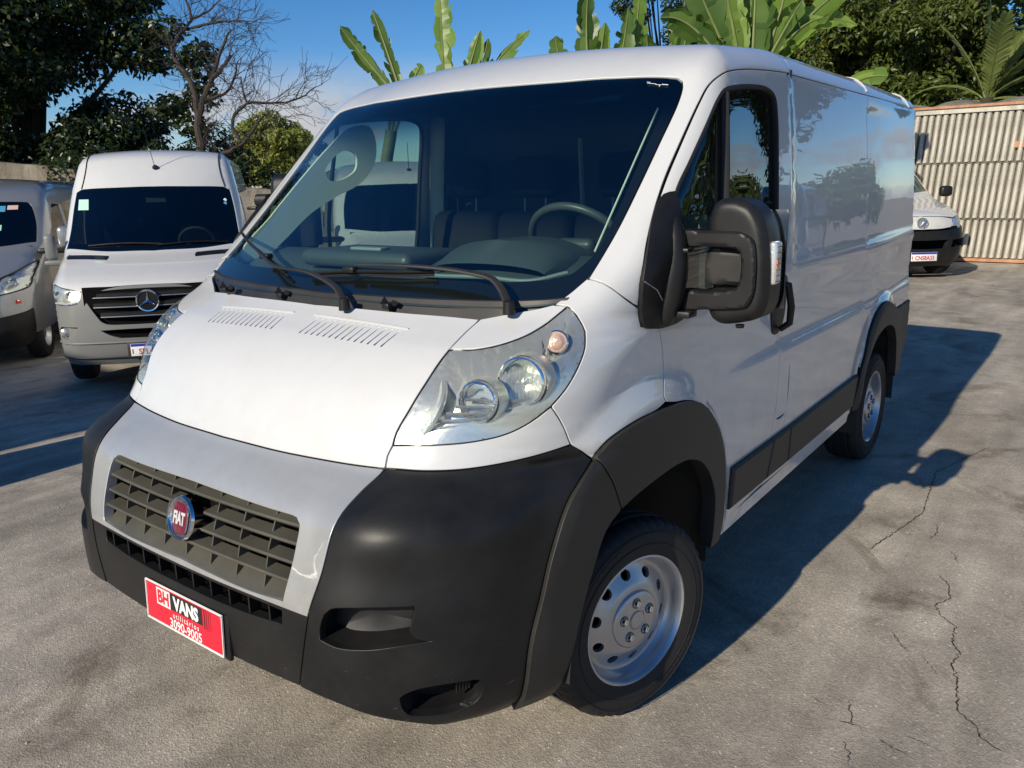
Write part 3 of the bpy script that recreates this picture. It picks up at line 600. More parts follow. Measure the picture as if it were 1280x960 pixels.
# the rounded pod that fills the outer end of the upper recess, and the louvres in the lower one
for s in (1,-1):
    b=MB(); 
    for k in range(5):
        t=k/4; x=-.19-.035*t; y=(.845+.012*t)*s; b.tube([(x+.0,y,.487-.004*k),(x-.004,y-.002*s,.462),(x-.003,y-.002*s,.430)],.0035,6)
    b.build('fog_lamp_louvre','black_plastic',VAN)
def liner(P,name='wheel_arch_liner'):
    P=[Vector(p) for p in P]; n=len(P)
    for s in (1,-1):
        b=MB(); V=[(p.x,s*.99,p.z) for p in P]+[(p.x*1.0,s*.60,p.z) for p in P]
        b.add(V,[(i,i+1,n+i+1,n+i) for i in range(n-1)],True)
        b.add([(p.x,s*.60,p.z) for p in P],[tuple(range(n))]); b.build(name,'trim_plastic',VAN)
liner([(-.50,0,.34),(-.51,0,.42),(-.53,0,.55),(-.60,0,.68),(-.67,0,.77),(-.78,0,.82),(-.95,0,.845),(-1.1,0,.85),(-1.22,0,.83),(-1.32,0,.78),(-1.40,0,.70),(-1.43,0,.60),(-1.42,0,.34)])
liner([(-3.44,0,.30),(-3.46,0,.64),(-3.55,0,.76),(-3.7,0,.84),(-3.9,0,.87),(-4.1,0,.85),(-4.25,0,.77),(-4.35,0,.60),(-4.36,0,.30)])
# rubbing strips: three pieces each side
def strip(x0,x1,x0b,x1b,z0=.478,z1=.640):
    for s in (1,-1):
        V=[];poly=[(x0b,z0),(x1b,z0+(.004 if x1<-3 else 0)),(x1,z1+(.012 if x1<-3 else 0)),(x0,z1)]
        b=MB(); y0,y1=.975*s,1.004*s; c=[sum(q)/4 for q in zip(*poly)]
        def ins(q,d): return (q[0]+math.copysign(d,c[0]-q[0]),q[1]+math.copysign(d,c[1]-q[1]))
        A=[(q[0],y0,q[1]) for q in poly]; B=[(q[0],y1-.008*s,q[1]) for q in poly]; D=[(ins(q,.009)[0],y1,ins(q,.009)[1]) for q in poly]
        b.add(A+B+D,[(0,1,5,4),(1,2,6,5),(2,3,7,6),(3,0,4,7),(4,5,9,8),(5,6,10,9),(6,7,11,10),(7,4,8,11),(8,9,10,11)])
        b.build('rubbing_strip','trim_plastic',VAN)
strip(-1.635,-2.062,-1.615,-1.995); strip(-2.070,-2.278,-2.003,-2.262); strip(-2.286,-3.405,-2.270,-3.335)
# cab under-structure, bulkhead, floor
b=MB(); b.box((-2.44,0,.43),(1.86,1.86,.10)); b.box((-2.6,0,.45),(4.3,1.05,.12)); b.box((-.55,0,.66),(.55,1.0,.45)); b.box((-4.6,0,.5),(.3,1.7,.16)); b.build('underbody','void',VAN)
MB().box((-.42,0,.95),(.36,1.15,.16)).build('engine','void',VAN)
b=MB(); b.box((-2.25,0,1.25),(.03,1.84,1.75)); b.build('bulkhead','bulkhead_grey',VAN)
b=MB(); b.box((-1.85,0,.90),(.75,1.80,.05)); b.box((-1.3,0,.92),(1.0,1.80,.04)); b.build('cab_floor','dash_plastic',VAN)
# ---- grille
def gx(y,z): 
    P=SK.snap([(float(XC(np.array(z)))-.02*(abs(y)/.6)**2,y,z)]); return float(XC(np.array(z)))-float(B6(np.array(z)))*(abs(y)/.6)**2.2
def grille():
    ymax=lambda z:.462+.012*(z-.66)/.2
    zs=[.8555,.8125,.766,.720]
    for i,z in enumerate(zs):
        spans=[(-1,1)] if i in (0,3) else [(-1,-.155),(.155,1)]
        for a,c in spans:
            b=MB(); n=14; yl=[(a+(c-a)*k/n)*ymax(z) for k in range(n+1)]; V=[]
            for y in yl:
                x=gx(y,z)-.012; V+= [(x,y,z-.006),(x+.003,y,z-.001),(x,y,z+.004),(x-.042,y,z+.010),(x-.042,y,z+.004),(x-.006,y,z-.006)]
            F=[(k*6+j,k*6+(j+1)%6,(k+1)*6+(j+1)%6,(k+1)*6+j) for k in range(n) for j in range(6)]+[tuple(range(6)),tuple(n*6+j for j in range(6))]
            b.add(V,F,False); b.build('grille_slat','grille_plastic',VAN)
    for j in range(1,8):
        y=-.475+.95*j/8; b=MB()
        for (z0,z1) in ([(.672,.886)] if abs(y)>.07 else [(.672,.735),(.845,.886)]):
            V=[(gx(y,z)-(.020 if m==0 else .058),y+w,z) for z in (z0,(z0+z1)/2,z1) for m in (0,1) for w in (-.0025,.0025)]
            F=[]
            for r in (0,4): F+=[(r,r+1,r+5,r+4),(r+2,r+3,r+7,r+6),(r,r+2,r+6,r+4),(r+1,r+3,r+7,r+5)]
            b.add(V,F)
        b.build('grille_divider','grille_plastic',VAN)
    # sloping ledge at the foot of the grille and the dark cavity
    n=16; V=[]
    for k in range(n+1):
        y=-.455+.91*k/n; V+=[(gx(y,.67)-.006,y,.664),(gx(y,.70)-.055,y,.702)]
    MB().add(V,[(2*k,2*k+1,2*k+3,2*k+2) for k in range(n)],True).build('grille_ledge','grille_plastic',VAN)
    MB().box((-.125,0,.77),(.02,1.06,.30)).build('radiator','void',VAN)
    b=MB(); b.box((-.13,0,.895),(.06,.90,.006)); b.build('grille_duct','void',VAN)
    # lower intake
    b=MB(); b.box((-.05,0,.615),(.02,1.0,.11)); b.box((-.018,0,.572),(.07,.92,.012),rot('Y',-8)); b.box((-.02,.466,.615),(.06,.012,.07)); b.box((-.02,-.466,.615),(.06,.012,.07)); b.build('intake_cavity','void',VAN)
    for j in range(10):
        y=-.40+.8*j/9; MB().box((.018,y,.615),(.035,.006,.066)).build('intake_rib','black_plastic',VAN)
grille()
def badge():
    x0=gx(0,.79)+.004; R=Matrix.Rotation(math.radians(90),3,'Z')
    T=Matrix.Translation((x0,0,.787))@Matrix.Rotation(math.radians(-14),4,'Y')
    b=MB(); b.lathe([(0,-.03),(.056,-.03),(.062,-.004),(.0655,.006),(.062,.0145),(.057,.0145),(.054,.008),(.0,.006)],56,'X'); b.build('badge_housing','chrome',VAN,T)
    # red shield: rounded square bulging
    def sq(r,n=40,p=3.4): return [(r*abs(math.cos(t))**(2/p)*math.copysign(1,math.cos(t))*.80,r*abs(math.sin(t))**(2/p)*math.copysign(1,math.sin(t))) for t in [2*math.pi*k/n for k in range(n)]]
    q=sq(.048); b=MB(); V=[(.0095,y,z) for y,z in q]+[(.0125,y*.9,z*.9) for y,z in q]+[(.013,0,0)]; n=len(q)
    b.add(V,[(i,(i+1)%n,n+(i+1)%n,n+i) for i in range(n)]+[(n+i,n+(i+1)%n,2*n) for i in range(n)],True).build('badge_shield','badge_red',VAN,T)
    b=MB(); b.tube([(.0115,y,z) for y,z in q],.0022,6,closed=True).build('badge_rim','chrome',VAN,T)
    me=text_mesh('FIAT',.050,.0010,font_sx=.60,bold=.0020,spacing=.95); 
    me.transform(Matrix(((0,0,1,.0135),(1,0,0,0),(0,1,0,-.0165),(0,0,0,1)))); me.transform(Matrix.Scale(1.0,4)); me.transform(T)
    link('badge_lettering',me,VAN,'badge_letter')
badge()
def plate():
    T=Matrix.Translation((.0535,0,.490))@Matrix.Rotation(math.radians(-3),4,'Y')
    b=MB(); b.bbox((-.012,.006,-.004),(.014,.425,.14),.006); b.build('plate_holder','black_plastic',VAN,T)
    b=MB(); b.bbox((0,0,0),(.003,.400,.130),.0014); b.build('number_plate','plate_white',VAN,T)
    P=Matrix(((0,0,1,.0),(1,0,0,0),(0,1,0,0),(0,0,0,1)))
    def rect(y0,y1,z0,z1,x,mat,nm): MB().box((x,(y0+y1)/2,(z0+z1)/2),(.0006,y1-y0,z1-z0)).build(nm,mat,VAN,T)
    rect(-.1945,.1945,-.0585,.0595,.0018,'plate_red','plate_field')
    rect(-.12,.165,-.004,.058,.0022,'plate_white','plate_block') if 0 else None
    rect(-.064,.102,.002,.0555,.0022,'plate_black','plate_block')
    for k in range(4): rect(.110+k*.011,.1145+k*.011-.0012*k,-.004,.0575-.006*0,.0022,'plate_black','plate_stripe')
    rect(-.137,-.064,.0,.054,.0026,'plate_white','plate_block')
    def tx(s,size,y,z,mat,bold=0,sx=1,al='CENTER',sp=1):
        me=text_mesh(s,size,.0003,font_sx=sx,bold=bold,align=al,spacing=sp); me.transform(Matrix(((0,0,1,.0032),(1,0,0,y),(0,1,0,z),(0,0,0,1)))); me.transform(T); link('plate_lettering',me,VAN,mat)
    tx('BH',.056,-.1005,.0085,'plate_red',.0022,.88); tx('VANS',.056,.019,.0085,'plate_white',.0026,.90)
    tx('utilitários',.0235,.015,-.0205,'plate_white',.0003,.95,sp=1.45); tx('3090-9005',.041,.012,-.0545,'plate_white',.0007,.95)
    # frame edge
    b=MB(); 
    for (c,d) in (((.002,0,.0625),(.003,.398,.003)),((.002,0,-.0625),(.003,.398,.003)),((.002,.198,0),(.003,.003,.128)),((.002,-.198,0),(.003,.003,.128))): b.box(c,d)
    b.build('plate_frame','plate_white',VAN,T)
    for y in (-.19,.19):
        for z in (-.054,.054): MB().lathe([(0,.0045),(.003,.004),(.004,.001)],10,'X',(0,y,z)).build('plate_screw','chrome',VAN,T)
plate()
# ---- headlights
def headlight():
    lp=S1((lamp_in,1),(lamp_top,1),(lamp_out,1),(lamp_bot,1))
    patch('headlight_lens','lens_clear',VAN,SK,lp,(1,1,.5),h=.02,off=-.001,flange=0,gap=.002)
    # housing: a bright bowl behind the lens, deepest in the middle, with moulded steps
    def dp(V):
        B=np.concatenate([cr_curve(q,.02) for q in (lamp_in,lamp_top,lamp_out,lamp_bot)])
        d=np.sqrt(((V[:,None,:]-B[None])**2).sum(-1)).min(1)
        w=.0045*np.sin(V[:,2]*230+V[:,1]*40)*(d>.012)*(V[:,2]<1.13)+.004*np.sin((V[:,1]-V[:,0])*120)*(V[:,2]>1.17)
        return -.0025-.074*np.clip(d/.06,0,1)**1.35+w*np.clip(d/.03,0,1)
    H=patch('headlight_reflector','bright_reflector',VAN,SK,lp,(1,1,.5),h=.011,flange=0,disp=dp,gap=.002)
    # dark surround
    for s in (1,-1):
        for nm,P in (('headlight_gasket',lamp_top+lamp_out[1:]+lamp_bot[1:]+lamp_in[1:]),):
            Q=SK.snap(cr_curve(P[:-1],.02,True)); MB().tube((Q-SK.grad(Q)*.003)*np.array([1,s,1]),.0018,6,closed=True).build(nm,'black_plastic',VAN)
    ax=np.array([.95,.18,.12]); ax/=np.linalg.norm(ax)
    for s in (1,-1):
        for (c,R,rot_) in (((-.408,.770,1.150),.049,0),((-.512,.836,1.190),.061,1)):
            A=np.array([ax[0],ax[1]*s,ax[2]]); z=Vector(A); M=z.to_track_quat('Z','Y').to_matrix().to_4x4(); M.translation=Vector((c[0],c[1]*s,c[2]))
            MB().lathe([(R*1.12,-.045),(R*1.14,.0),(R*1.12,.012),(R*1.04,.014),(R,.006),(R*.97,-.008)],40,'Z').build('lamp_ring','chrome',VAN,M)
            MB().lathe([(R*1.30,-.05),(R*1.28,-.012),(R*1.22,.000),(R*1.17,-.004),(R*1.12,-.02)],44,'Z').build('lamp_bezel','bright_reflector',VAN,M)
            MB().lathe([(R*.97,-.004),(R*.85,-.022),(R*.6,-.042),(R*.3,-.052),(R*.2,-.05),(R*.18,-.02),(.001,-.015)],40,'Z').build('lamp_bowl','bright_reflector' if rot_ else 'chrome',VAN,M)
            MB().lathe([(.001,.016),(R*.3,.0145),(R*.6,.010),(R*.85,.003),(R*.98,-.004)],40,'Z').build('lamp_cover','lens_clear',VAN,M)
            if rot_:
                b=MB()
                for k in range(9):
                    a=-.8+1.6*k/8; hh=math.sqrt(max(0,1-a*a))*R*.9
                    b.tube([Vector((a*R*.9,-hh,-.002)),Vector((a*R*.9,-hh*.4,.007)),Vector((a*R*.9,hh*.4,.007)),Vector((a*R*.9,hh,-.002))],.0016,5)
                b.build('lamp_flute','lens_clear',VAN,M)
        for k in range(6):
            t=k/5; z=1.075+.012*k; P=[(-.275-.03*k,(.66+.012*k)*s,z),(-.33-.028*k,(.74+.012*k)*s,z+.002),(-.40-.025*k,(.80+.012*k)*s,z+.006)]
            Q=SK.snap(np.array(P)*[1,s,1]); Q=(Q-SK.grad(Q)*.052); MB().tube(cr_curve(Q,.03),.0045,5).build('reflector_rib','bright_reflector',VAN)
        Q=SK.snap([(-.37,.665,1.215),(-.345,.685,1.185),(-.325,.69,1.15),(-.305,.685,1.115),(-.275,.67,1.085)]); Q=Q-SK.grad(Q)*.040; MB().tube(cr_curve(Q,.01)*np.array([1,s,1]),.012,10,squash=1.3).build('lamp_divider','bright_reflector',VAN)
        # indicator bulb and small reflector
        A=Vector((.9,.42*s,.2)); M=A.to_track_quat('Z','Y').to_matrix().to_4x4(); M.translation=Vector((-.640,.862*s,1.280))
        MB().lathe([(.034,-.02),(.033,.002),(.029,.004),(.022,-.01),(.01,-.018)],28,'Z').build('indicator_ring','chrome',VAN,M)
        MB().lathe([(.026,-.004),(.02,.008),(.01,.013),(.001,.014)],20,'Z').build('indicator_bulb','bulb_peach',VAN,M)
headlight()
# ---- windscreen, scuttle, wipers
ws_low=[(-.691,.838,1.379),(-.682,.776,1.352),(-.654,.697,1.345),(-.611,.524,1.34),(-.589,.386,1.338),(-.575,.2,1.337),(-.57,0,1.337)]
gl_side=[(-1.419,.826,2.033)]+ws[1:]+[(-.712,.836,1.385),(-.691,.838,1.379)]
glass_half=[([(-1.315,0,2.055)]+wtop[1:],1),(gl_side,1),(ws_low[0:],0)]
fr_half=[(-1.290,0,2.030),(-1.30,.24,2.027),(-1.32,.419,2.024),(-1.35,.565,2.022),(-1.372,.70,2.018),(-1.385,.785,2.010),(-1.372,.808,1.993),(-1.337,.822,1.953),(-1.169,.832,1.788),(-.95,.847,1.58),(-.881,.847,1.516),(-.828,.829,1.476),(-.786,.805,1.449),(-.753,.748,1.437),(-.7,.596,1.429),(-.675,.442,1.427),(-.647,.196,1.426),(-.642,0,1.426)]
patch('windscreen','windscreen_glass',VAN,SK,[two(glass_half)],(1,0,.9),mirror=False,h=.04,off=-.003,flange=0)
patch('windscreen_border','dark_gloss',VAN,SK,[two(glass_half),two([(fr_half,0)])],(1,0,.9),mirror=False,h=.03,off=-.006,flange=0)
def scuttle():
    A=cr_curve([(-.519,0,1.337)]+K['hood_rear']+K['fendtop_rear'][1:],.02); A=np.concatenate([A[::-1]*np.array([1,-1,1]),A[1:]])
    n=len(A); t=np.linspace(-1,1,n); G=[]
    Bc=cr_curve([(-.56,0,1.375),(-.575,.25,1.374),(-.60,.45,1.374),(-.645,.66,1.378),(-.69,.79,1.384),(-.715,.85,1.395)],.02)
    Bc=np.concatenate([Bc[::-1]*np.array([1,-1,1]),Bc[1:]]); 
    def rs(P,m):
        L=np.concatenate([[0],np.cumsum(np.linalg.norm(np.diff(P,axis=0),axis=1))]); u=np.linspace(0,L[-1],m); return np.stack([np.interp(u,L,P[:,k]) for k in range(3)],1)
    A=rs(A,90); Bc=rs(Bc,90); Bs=SK.snap(Bc); Bs=Bs+SK.grad(Bs)*.004
    rows=[A+[.02,0,-.05],A+[-.012,0,-.038],A*.55+Bs*.45+[0,0,-.030],A*.2+Bs*.8+[0,0,-.012],Bs,Bs+SK.grad(Bs)*-.012+[-.01,0,.012]]
    V=np.concatenate(rows); m=90
    F=[(r*m+i,r*m+i+1,(r+1)*m+i+1,(r+1)*m+i) for r in range(len(rows)-1) for i in range(m-1)]
    b=MB(); b.add(V,F,True); b.build('scuttle_panel','trim_plastic',VAN)
    for y in (-.20,.31,-.52):
        b=MB(); b.bbox((-.553,y,1.352),(.045,.03,.02),.006); b.add([(-.555,y-.005,1.36),(-.53,y-.018,1.358),(-.545,y-.012,1.383)],[(0,1,2)]); b.tube([(-.56,y+.01,1.36),(-.545,y+.03,1.362)],.009,8); b.build('washer_jet','black_plastic',VAN)
scuttle()
def wiper(arm,blade,hinge):
    arm=cr_curve(arm,.03); n=len(arm)
    b=MB(); b.tube(arm,[.014-.007*min(1,k/(n*.9)) for k in range(n)],8,squash=.55); b.build('wiper_arm','trim_plastic',VAN)
    b=MB(); b.lathe([(0,.02),(.016,.016),(.018,-.02)],16,'Z',tuple(arm[0])); b.build('wiper_pivot','black_plastic',VAN)
    P=SK.snap(cr_curve(blade,.04)); G=SK.grad(P)
    b=MB(); b.tube(P+G*.022,.007,6,squash=.8); b.build('wiper_blade','black_plastic',VAN)
    b=MB(); b.tube(P+G*.009,.004,4,squash=1.8); b.build('wiper_rubber','rubber',VAN)
    b=MB(); b.bbox(tuple((P+G*.03)[hinge]),(.03,.05,.02),.006); b.build('wiper_clip','black_plastic',VAN)
wiper([(-.498,.168,1.355),(-.527,.111,1.392),(-.545,.045,1.412),(-.573,-.092,1.434),(-.595,-.287,1.443),(-.660,-.46,1.478)],[(-.845,-.84,1.545),(-.768,-.659,1.496),(-.703,-.502,1.47),(-.611,-.25,1.42)],-6)
wiper([(-.6,.73,1.372),(-.626,.69,1.41),(-.647,.638,1.44),(-.647,.571,1.452),(-.639,.451,1.463),(-.621,.263,1.467),(-.614,.106,1.462)],[(-.608,-.135,1.423),(-.626,.113,1.439),(-.639,.264,1.442),(-.661,.394,1.449)],5)
# windscreen sticker, top corner
def sticker():
    P=SK.snap([(-1.388,.735,2.008),(-1.395,.80,2.003)]); c=P.mean(0); n=SK.grad(c[None])[0]; y=P[1]-P[0]; y/=np.linalg.norm(y); z=np.cross(n,y); 
    M=Matrix([list(q)+[0] for q in (y,z,n)]+[[0,0,0,1]]).transposed(); M.translation=Vector(c+n*.0015)
    b=MB()
    for (x,yy,w,h) in ((-.030,.004,.012,.002),(-.018,-.001,.03,.0018),(.006,-.004,.02,.002),(.012,-.009,.002,.007),(.028,-.001,.022,.003)): b.box((x,yy,0),(w,h,.0004))
    b.build('windscreen_marking','plate_white',VAN,M)
sticker()
# ---- door glass, seals, divider
wl=cr_curve(win,.02,True)
patch('side_window','side_glass',VAN,SK,[[(win+[win[0]],False)]],(0,1,.05),h=.06,off=-.018,flange=0)
for s in (1,-1):
    Q=SK.snap(wl); G=SK.grad(Q); MB().tube((Q-G*.010)*np.array([1,s,1]),.0125,8,closed=True,squash=.8).build('window_seal','rubber',VAN)
    P=SK.snap([(-1.515,.957,1.985),(-1.475,.99,1.7),(-1.455,.985,1.5),(-1.445,.98,1.31)]); P=cr_curve(P,.08); b=MB(); b.tube((P-[0,.006,0])*np.array([1,s,1]),.016,8,squash=.6); b.build('window_divider','rubber',VAN)
# door handle: black recess plate and grip
patch('door_handle','black_plastic',VAN,SK,S1(([(-2.035,.985,1.30),(-2.10,.985,1.325),(-2.16,.985,1.31),(-2.185,.98,1.25),(-2.175,.975,1.14),(-2.13,.975,1.09),(-2.06,.975,1.09),(-2.03,.98,1.15),(-2.025,.985,1.25),(-2.035,.985,1.30)],0)),(0,1,0),h=.03,off=.006,flange=.01)
for s in (1,-1): 
    b=MB(); b.tube([(-2.05,.99*s,1.30),(-2.075,1.02*s,1.29),(-2.10,1.028*s,1.20),(-2.11,1.022*s,1.13),(-2.11,.985*s,1.10)],[.012,.015,.016,.015,.012],8); b.build('door_grip','black_plastic',VAN)
# ---- wheels of the near van
def tyre_mesh():
    b=MB(); n=144; prof=[(.205,-.085),(.215,-.100),(.25,-.110),(.29,-.110),(.315,-.101),(.328,-.090),(.334,-.072),(.335,-.050),(.329,-.046),(.329,-.038),(.335,-.034),(.335,-.004),(.329,0.0),(.329,.008),(.335,.012),(.335,.036),(.329,.040),(.329,.048),(.335,.052),(.334,.072),(.328,.090),(.315,.101),(.29,.110),(.25,.110),(.215,.100),(.205,.085)]
    V=[];F=[];m=len(prof)
    for k in range(n):
        a=2*math.pi*k/n
        for j,(r,h) in enumerate(prof):
            if k%3==0 and (4<=j<=7 or 18<=j<=21): r-=.007
            V.append((r*math.cos(a),h,r*math.sin(a)))
    for k in range(n):
        for j in range(m-1): F.append((k*m+j,((k+1)%n)*m+j,((k+1)%n)*m+j+1,k*m+j+1))
    b.add(V,F,True)
    for r in (.262,.30): b.tube([(r*math.cos(t),.111,r*math.sin(t)) for t in np.linspace(0,2*math.pi,72,endpoint=False)],.0016,5,closed=True)
    # raised sidewall lettering blocks
    for base in (.6,3.7):
        for k in range(9):
            t=base+k*.075; b.box((.281*math.cos(t),.1105,.281*math.sin(t)),(.018,.002,.012),Matrix.Rotation(-t+math.pi/2,3,'Y'))
    return b
def wheel(c,steer,side,mirror_label=None):
    T=Matrix.Translation(Vector(c))@Matrix.Rotation(math.radians(steer),4,'Z')@(Matrix.Rotation(math.pi,4,'Z') if side<0 else Matrix.Identity(4))
    e=bpy.data.objects.new('wheel',None); COL.objects.link(e); e.parent=VAN; e.matrix_local=T
    if not hasattr(wheel,'m'):
        wheel.m=[]
        def mk(b,nm,mat): o=b.build(nm,mat); wheel.m.append((nm,o.data)); bpy.data.objects.remove(o)
        mk(tyre_mesh(),'tyre','rubber')
        # rim barrel and flange
        mk(MB().lathe([(.19,-.09),(.20,.02),(.203,.075),(.212,.090),(.2205,.096),(.2205,.101),(.214,.103),(.208,.098),(.203,.088),(.198,.070),(.195,.058),(.188,.050)],72),'rim','wheel_silver')
        # disc with ten oval holes
        def dz(r): return float(np.interp(r,[0,.09,.115,.135,.16,.178,.19],[.084,.084,.079,.068,.054,.046,.050]))
        outer=np.array([(.189*math.cos(t),.189*math.sin(t)) for t in np.linspace(0,2*math.pi,72,endpoint=False)])
        holes=[]
        for k in range(10):
            a=2*math.pi*(k+.3)/10; ca,sa=math.cos(a),math.sin(a)
            q=np.array([(.0165*math.cos(t),.0195*math.sin(t)) for t in np.linspace(0,2*math.pi,18,endpoint=False)])[::-1]
            holes.append(np.array([( (.1505+u)*ca-v*sa,(.1505+u)*sa+v*ca) for u,v in q]))
        VV,TT=cdt(outer,holes,.009); P=[(x,dz(math.hypot(x,y)),y) for x,y in VV]; b=MB(); b.add(P,[tuple(t) for t in TT],True)
        for hh in holes:
            n=len(hh); A=[(x,dz(math.hypot(x,y)),y) for x,y in hh]; B=[(x*.97,dz(math.hypot(x,y))-.014,y*.97) for x,y in hh]; b.add(A+B,[(i,(i+1)%n,n+(i+1)%n,n+i) for i in range(n)],True)
        mk(b,'wheel_disc','wheel_silver')
        mk(MB().lathe([(.099,.078),(.097,.088),(.091,.093),(.060,.094),(.034,.094),(.032,.091),(.030,.091),(.028,.097),(.001,.098)],56),'hub_cap','wheel_silver')
        b=MB()
        for k in range(5):
            a=2*math.pi*(k+.2)/5; b.lathe([(.0175,.0945),(.0165,.097),(.0145,.0955),(.0135,.091)],18,'Y',(.0595*math.cos(a),0,.0595*math.sin(a)))
        mk(b,'bolt_surround','steel_dark')
        for k in range(5):
            a=2*math.pi*(k+.2)/5; b=MB(); b.lathe([(.0115,.088),(.0115,.101),(.0095,.105),(.006,.105),(.004,.100),(.001,.100)],6,'Y',(.0595*math.cos(a),0,.0595*math.sin(a)),smooth=False); mk(b,'wheel_bolt','chrome')
        mk(MB().lathe([(.001,-.02),(.14,-.02),(.185,-.03),(.185,.0)],40),'brake_drum','void')
    first=steer!=0
    for i,(nm,me) in enumerate(wheel.m):
        o=bpy.data.objects.new(nm,me); COL.objects.link(o); o.parent=e
    return e
wheel((-.948,.885,.335),-16,1); wheel((-.948,-.885,.335),-16,-1); wheel((-3.948,.865,.335),0,1); wheel((-3.948,-.865,.335),0,-1)
# ---- mirrors
def puffy(poly,holes,x_front,x_back,R,h=.012,axis='X',smooth=True,tilt=None):
    """rounded slab: poly in (y,z); its face toward +x swells out with edge radius R"""
    O=np.array(poly,float); Hs=[np.array(q,float) for q in holes]
    area=.5*np.sum(O[:,0]*np.roll(O[:,1],-1)-np.roll(O[:,0],-1)*O[:,1])
    if area<0: O=O[::-1]
    Hs=[q[::-1] if .5*np.sum(q[:,0]*np.roll(q[:,1],-1)-np.roll(q[:,0],-1)*q[:,1])>0 else q for q in Hs]
    V2,T=cdt(O,Hs,h); B=np.concatenate([np.concatenate([a+(b-a)*t for t in np.linspace(0,1,6)[:-1,None]]) if 0 else np.array([a+(b-a)*t for t in np.linspace(0,1,6)[:-1]]) for q in [O]+Hs for a,b in zip(q,np.roll(q,-1,0))])
    d=np.sqrt(((V2[:,None]-B[None])**2).sum(-1)).min(1); u=np.clip(d/R,0,1); x=x_front-R*(1-np.sqrt(1-(1-u)**2))
    V=[(x[i],V2[i,0],V2[i,1]) for i in range(len(V2))]; F=[tuple(t) for t in T]
    b=MB(); b.add(V,F,True)
    for q in [O]+Hs:
        n=len(q); A=[(x_front-R,*p) for p in q]; Z=[(x_back,*p) for p in q]; b.add(A+Z,[(i,(i+1)%n,n+(i+1)%n,n+i) for i in range(n)],True)
    b.add([(x_back,*p) for p in V2],[tuple(t)[::-1] for t in T],True)
    return b
def rnd(P,n=5):   # round a closed polygon with Catmull-Rom
    return cr_curve([(a,b,0) for a,b in P],.012,True)[:,:2]
def mirror(s):
    M=Matrix.Scale(s,4,Vector((0,1,0)))
    if s<0: M=Matrix.Translation((-1.10,-1.02,.12))@Matrix.Rotation(math.radians(-72),4,'Z')@Matrix.Translation((1.10,1.02,0))@M     # folded back
    shell=rnd([(1.085,1.585),(1.097,1.628),(1.119,1.648),(1.173,1.650),(1.215,1.633),(1.244,1.600),(1.262,1.55),(1.272,1.48),(1.275,1.40),(1.269,1.345),(1.252,1.312),(1.198,1.292),(1.132,1.284),(1.105,1.30),(1.092,1.335),(1.088,1.36),(1.098,1.385),(1.173,1.392),(1.205,1.40),(1.209,1.42),(1.209,1.49),(1.202,1.508),(1.173,1.515),(1.098,1.522),(1.085,1.545)])
    puffy(shell,[],-1.095,-1.215,.030).build('mirror_shell','black_plastic',mirror.p,M)
    # glass-side frame
    puffy(rnd([(1.085,1.60),(1.115,1.640),(1.207,1.63),(1.248,1.58),(1.261,1.40),(1.248,1.32),(1.123,1.295),(1.088,1.34)]),[],-1.17,-1.235,.012).build('mirror_housing','black_plastic',mirror.p,M)
    MB().box((-1.237,1.19,1.47),(.004,.18,.29)).build('mirror_glass','chrome',mirror.p,M)
    puffy(rnd([(1.082,1.400),(1.085,1.508),(1.140,1.507),(1.194,1.500),(1.198,1.41),(1.140,1.401)]),[],-1.122,-1.20,.010).build('mirror_inner_cover','trim_plastic',mirror.p,M)
    # two arms from the door sail
    Cf=[(1.000,1.515),(1.000,1.558),(1.080,1.560),(1.148,1.560),(1.202,1.556),(1.233,1.535),(1.244,1.49),(1.246,1.44),(1.242,1.385),(1.223,1.345),(1.182,1.334),(1.098,1.328),(1.000,1.324),(1.000,1.376),(1.098,1.382),(1.165,1.390),(1.192,1.400),(1.200,1.425),(1.200,1.485),(1.192,1.505),(1.165,1.512),(1.098,1.514)]
    Cc=cr_curve([(a,b,0) for a,b in Cf],.007,True)[:,:2]
    puffy(Cc,[],-1.078,-1.14,.007,h=.007).build('mirror_frame','black_plastic',mirror.p,M)
    for q_ in (((-1.07,1.02,1.503),(.05,.07,.014)),((-1.075,1.03,1.312),(.06,.07,.02))):
        b=MB(); b.bbox(q_[0],q_[1],.005); b.build('mirror_hinge','black_plastic',mirror.p,M)
    # turn signal on the outer edge
    b=MB(); b.bbox((-1.16,1.274,1.467),(.055,.024,.125),.010,seg=3); b.build('mirror_indicator','indicator_glass',mirror.p,M)
    b=MB(); b.bbox((-1.150,1.2865,1.466),(.016,.003,.03),.001); b.build('mirror_indicator_bulb','orange_lens',mirror.p,M)
    b=MB(); 
    for k in range(7): b.box((-1.16,1.2868,1.415+k*.0165),(.052,.0015,.002))
    b.build('mirror_indicator_rib','chrome',mirror.p,M)
    b=MB(); b.lathe([(0,-.012),(.012,-.010),(.014,0)],12,'Z',(-1.13,1.19,1.284)); b.build('mirror_lamp','black_plastic',mirror.p,M)
mirror.p=VAN
for s in (1,-1): mirror(s)
# door sail: black triangle in front of the window
sail=[(-1.112,.972,1.668),(-1.108,.98,1.60),(-1.115,.99,1.50),(-1.14,.985,1.38),(-1.20,.985,1.296)]
patch('mirror_sail','black_plastic',VAN,SK,S1((sail,0),([(-1.21,.985,1.296),(-1.10,.985,1.276),(-.94,.98,1.283),(-.912,.977,1.293)],0),([(-.912,.977,1.293),(-.897,.975,1.36),(-.900,.979,1.436),(-.955,.968,1.52),(-1.02,.951,1.598),(-1.085,.95,1.655),(-1.112,.972,1.668)],0)),(0.2,1,.05),h=.02,off=.014,flange=.03)
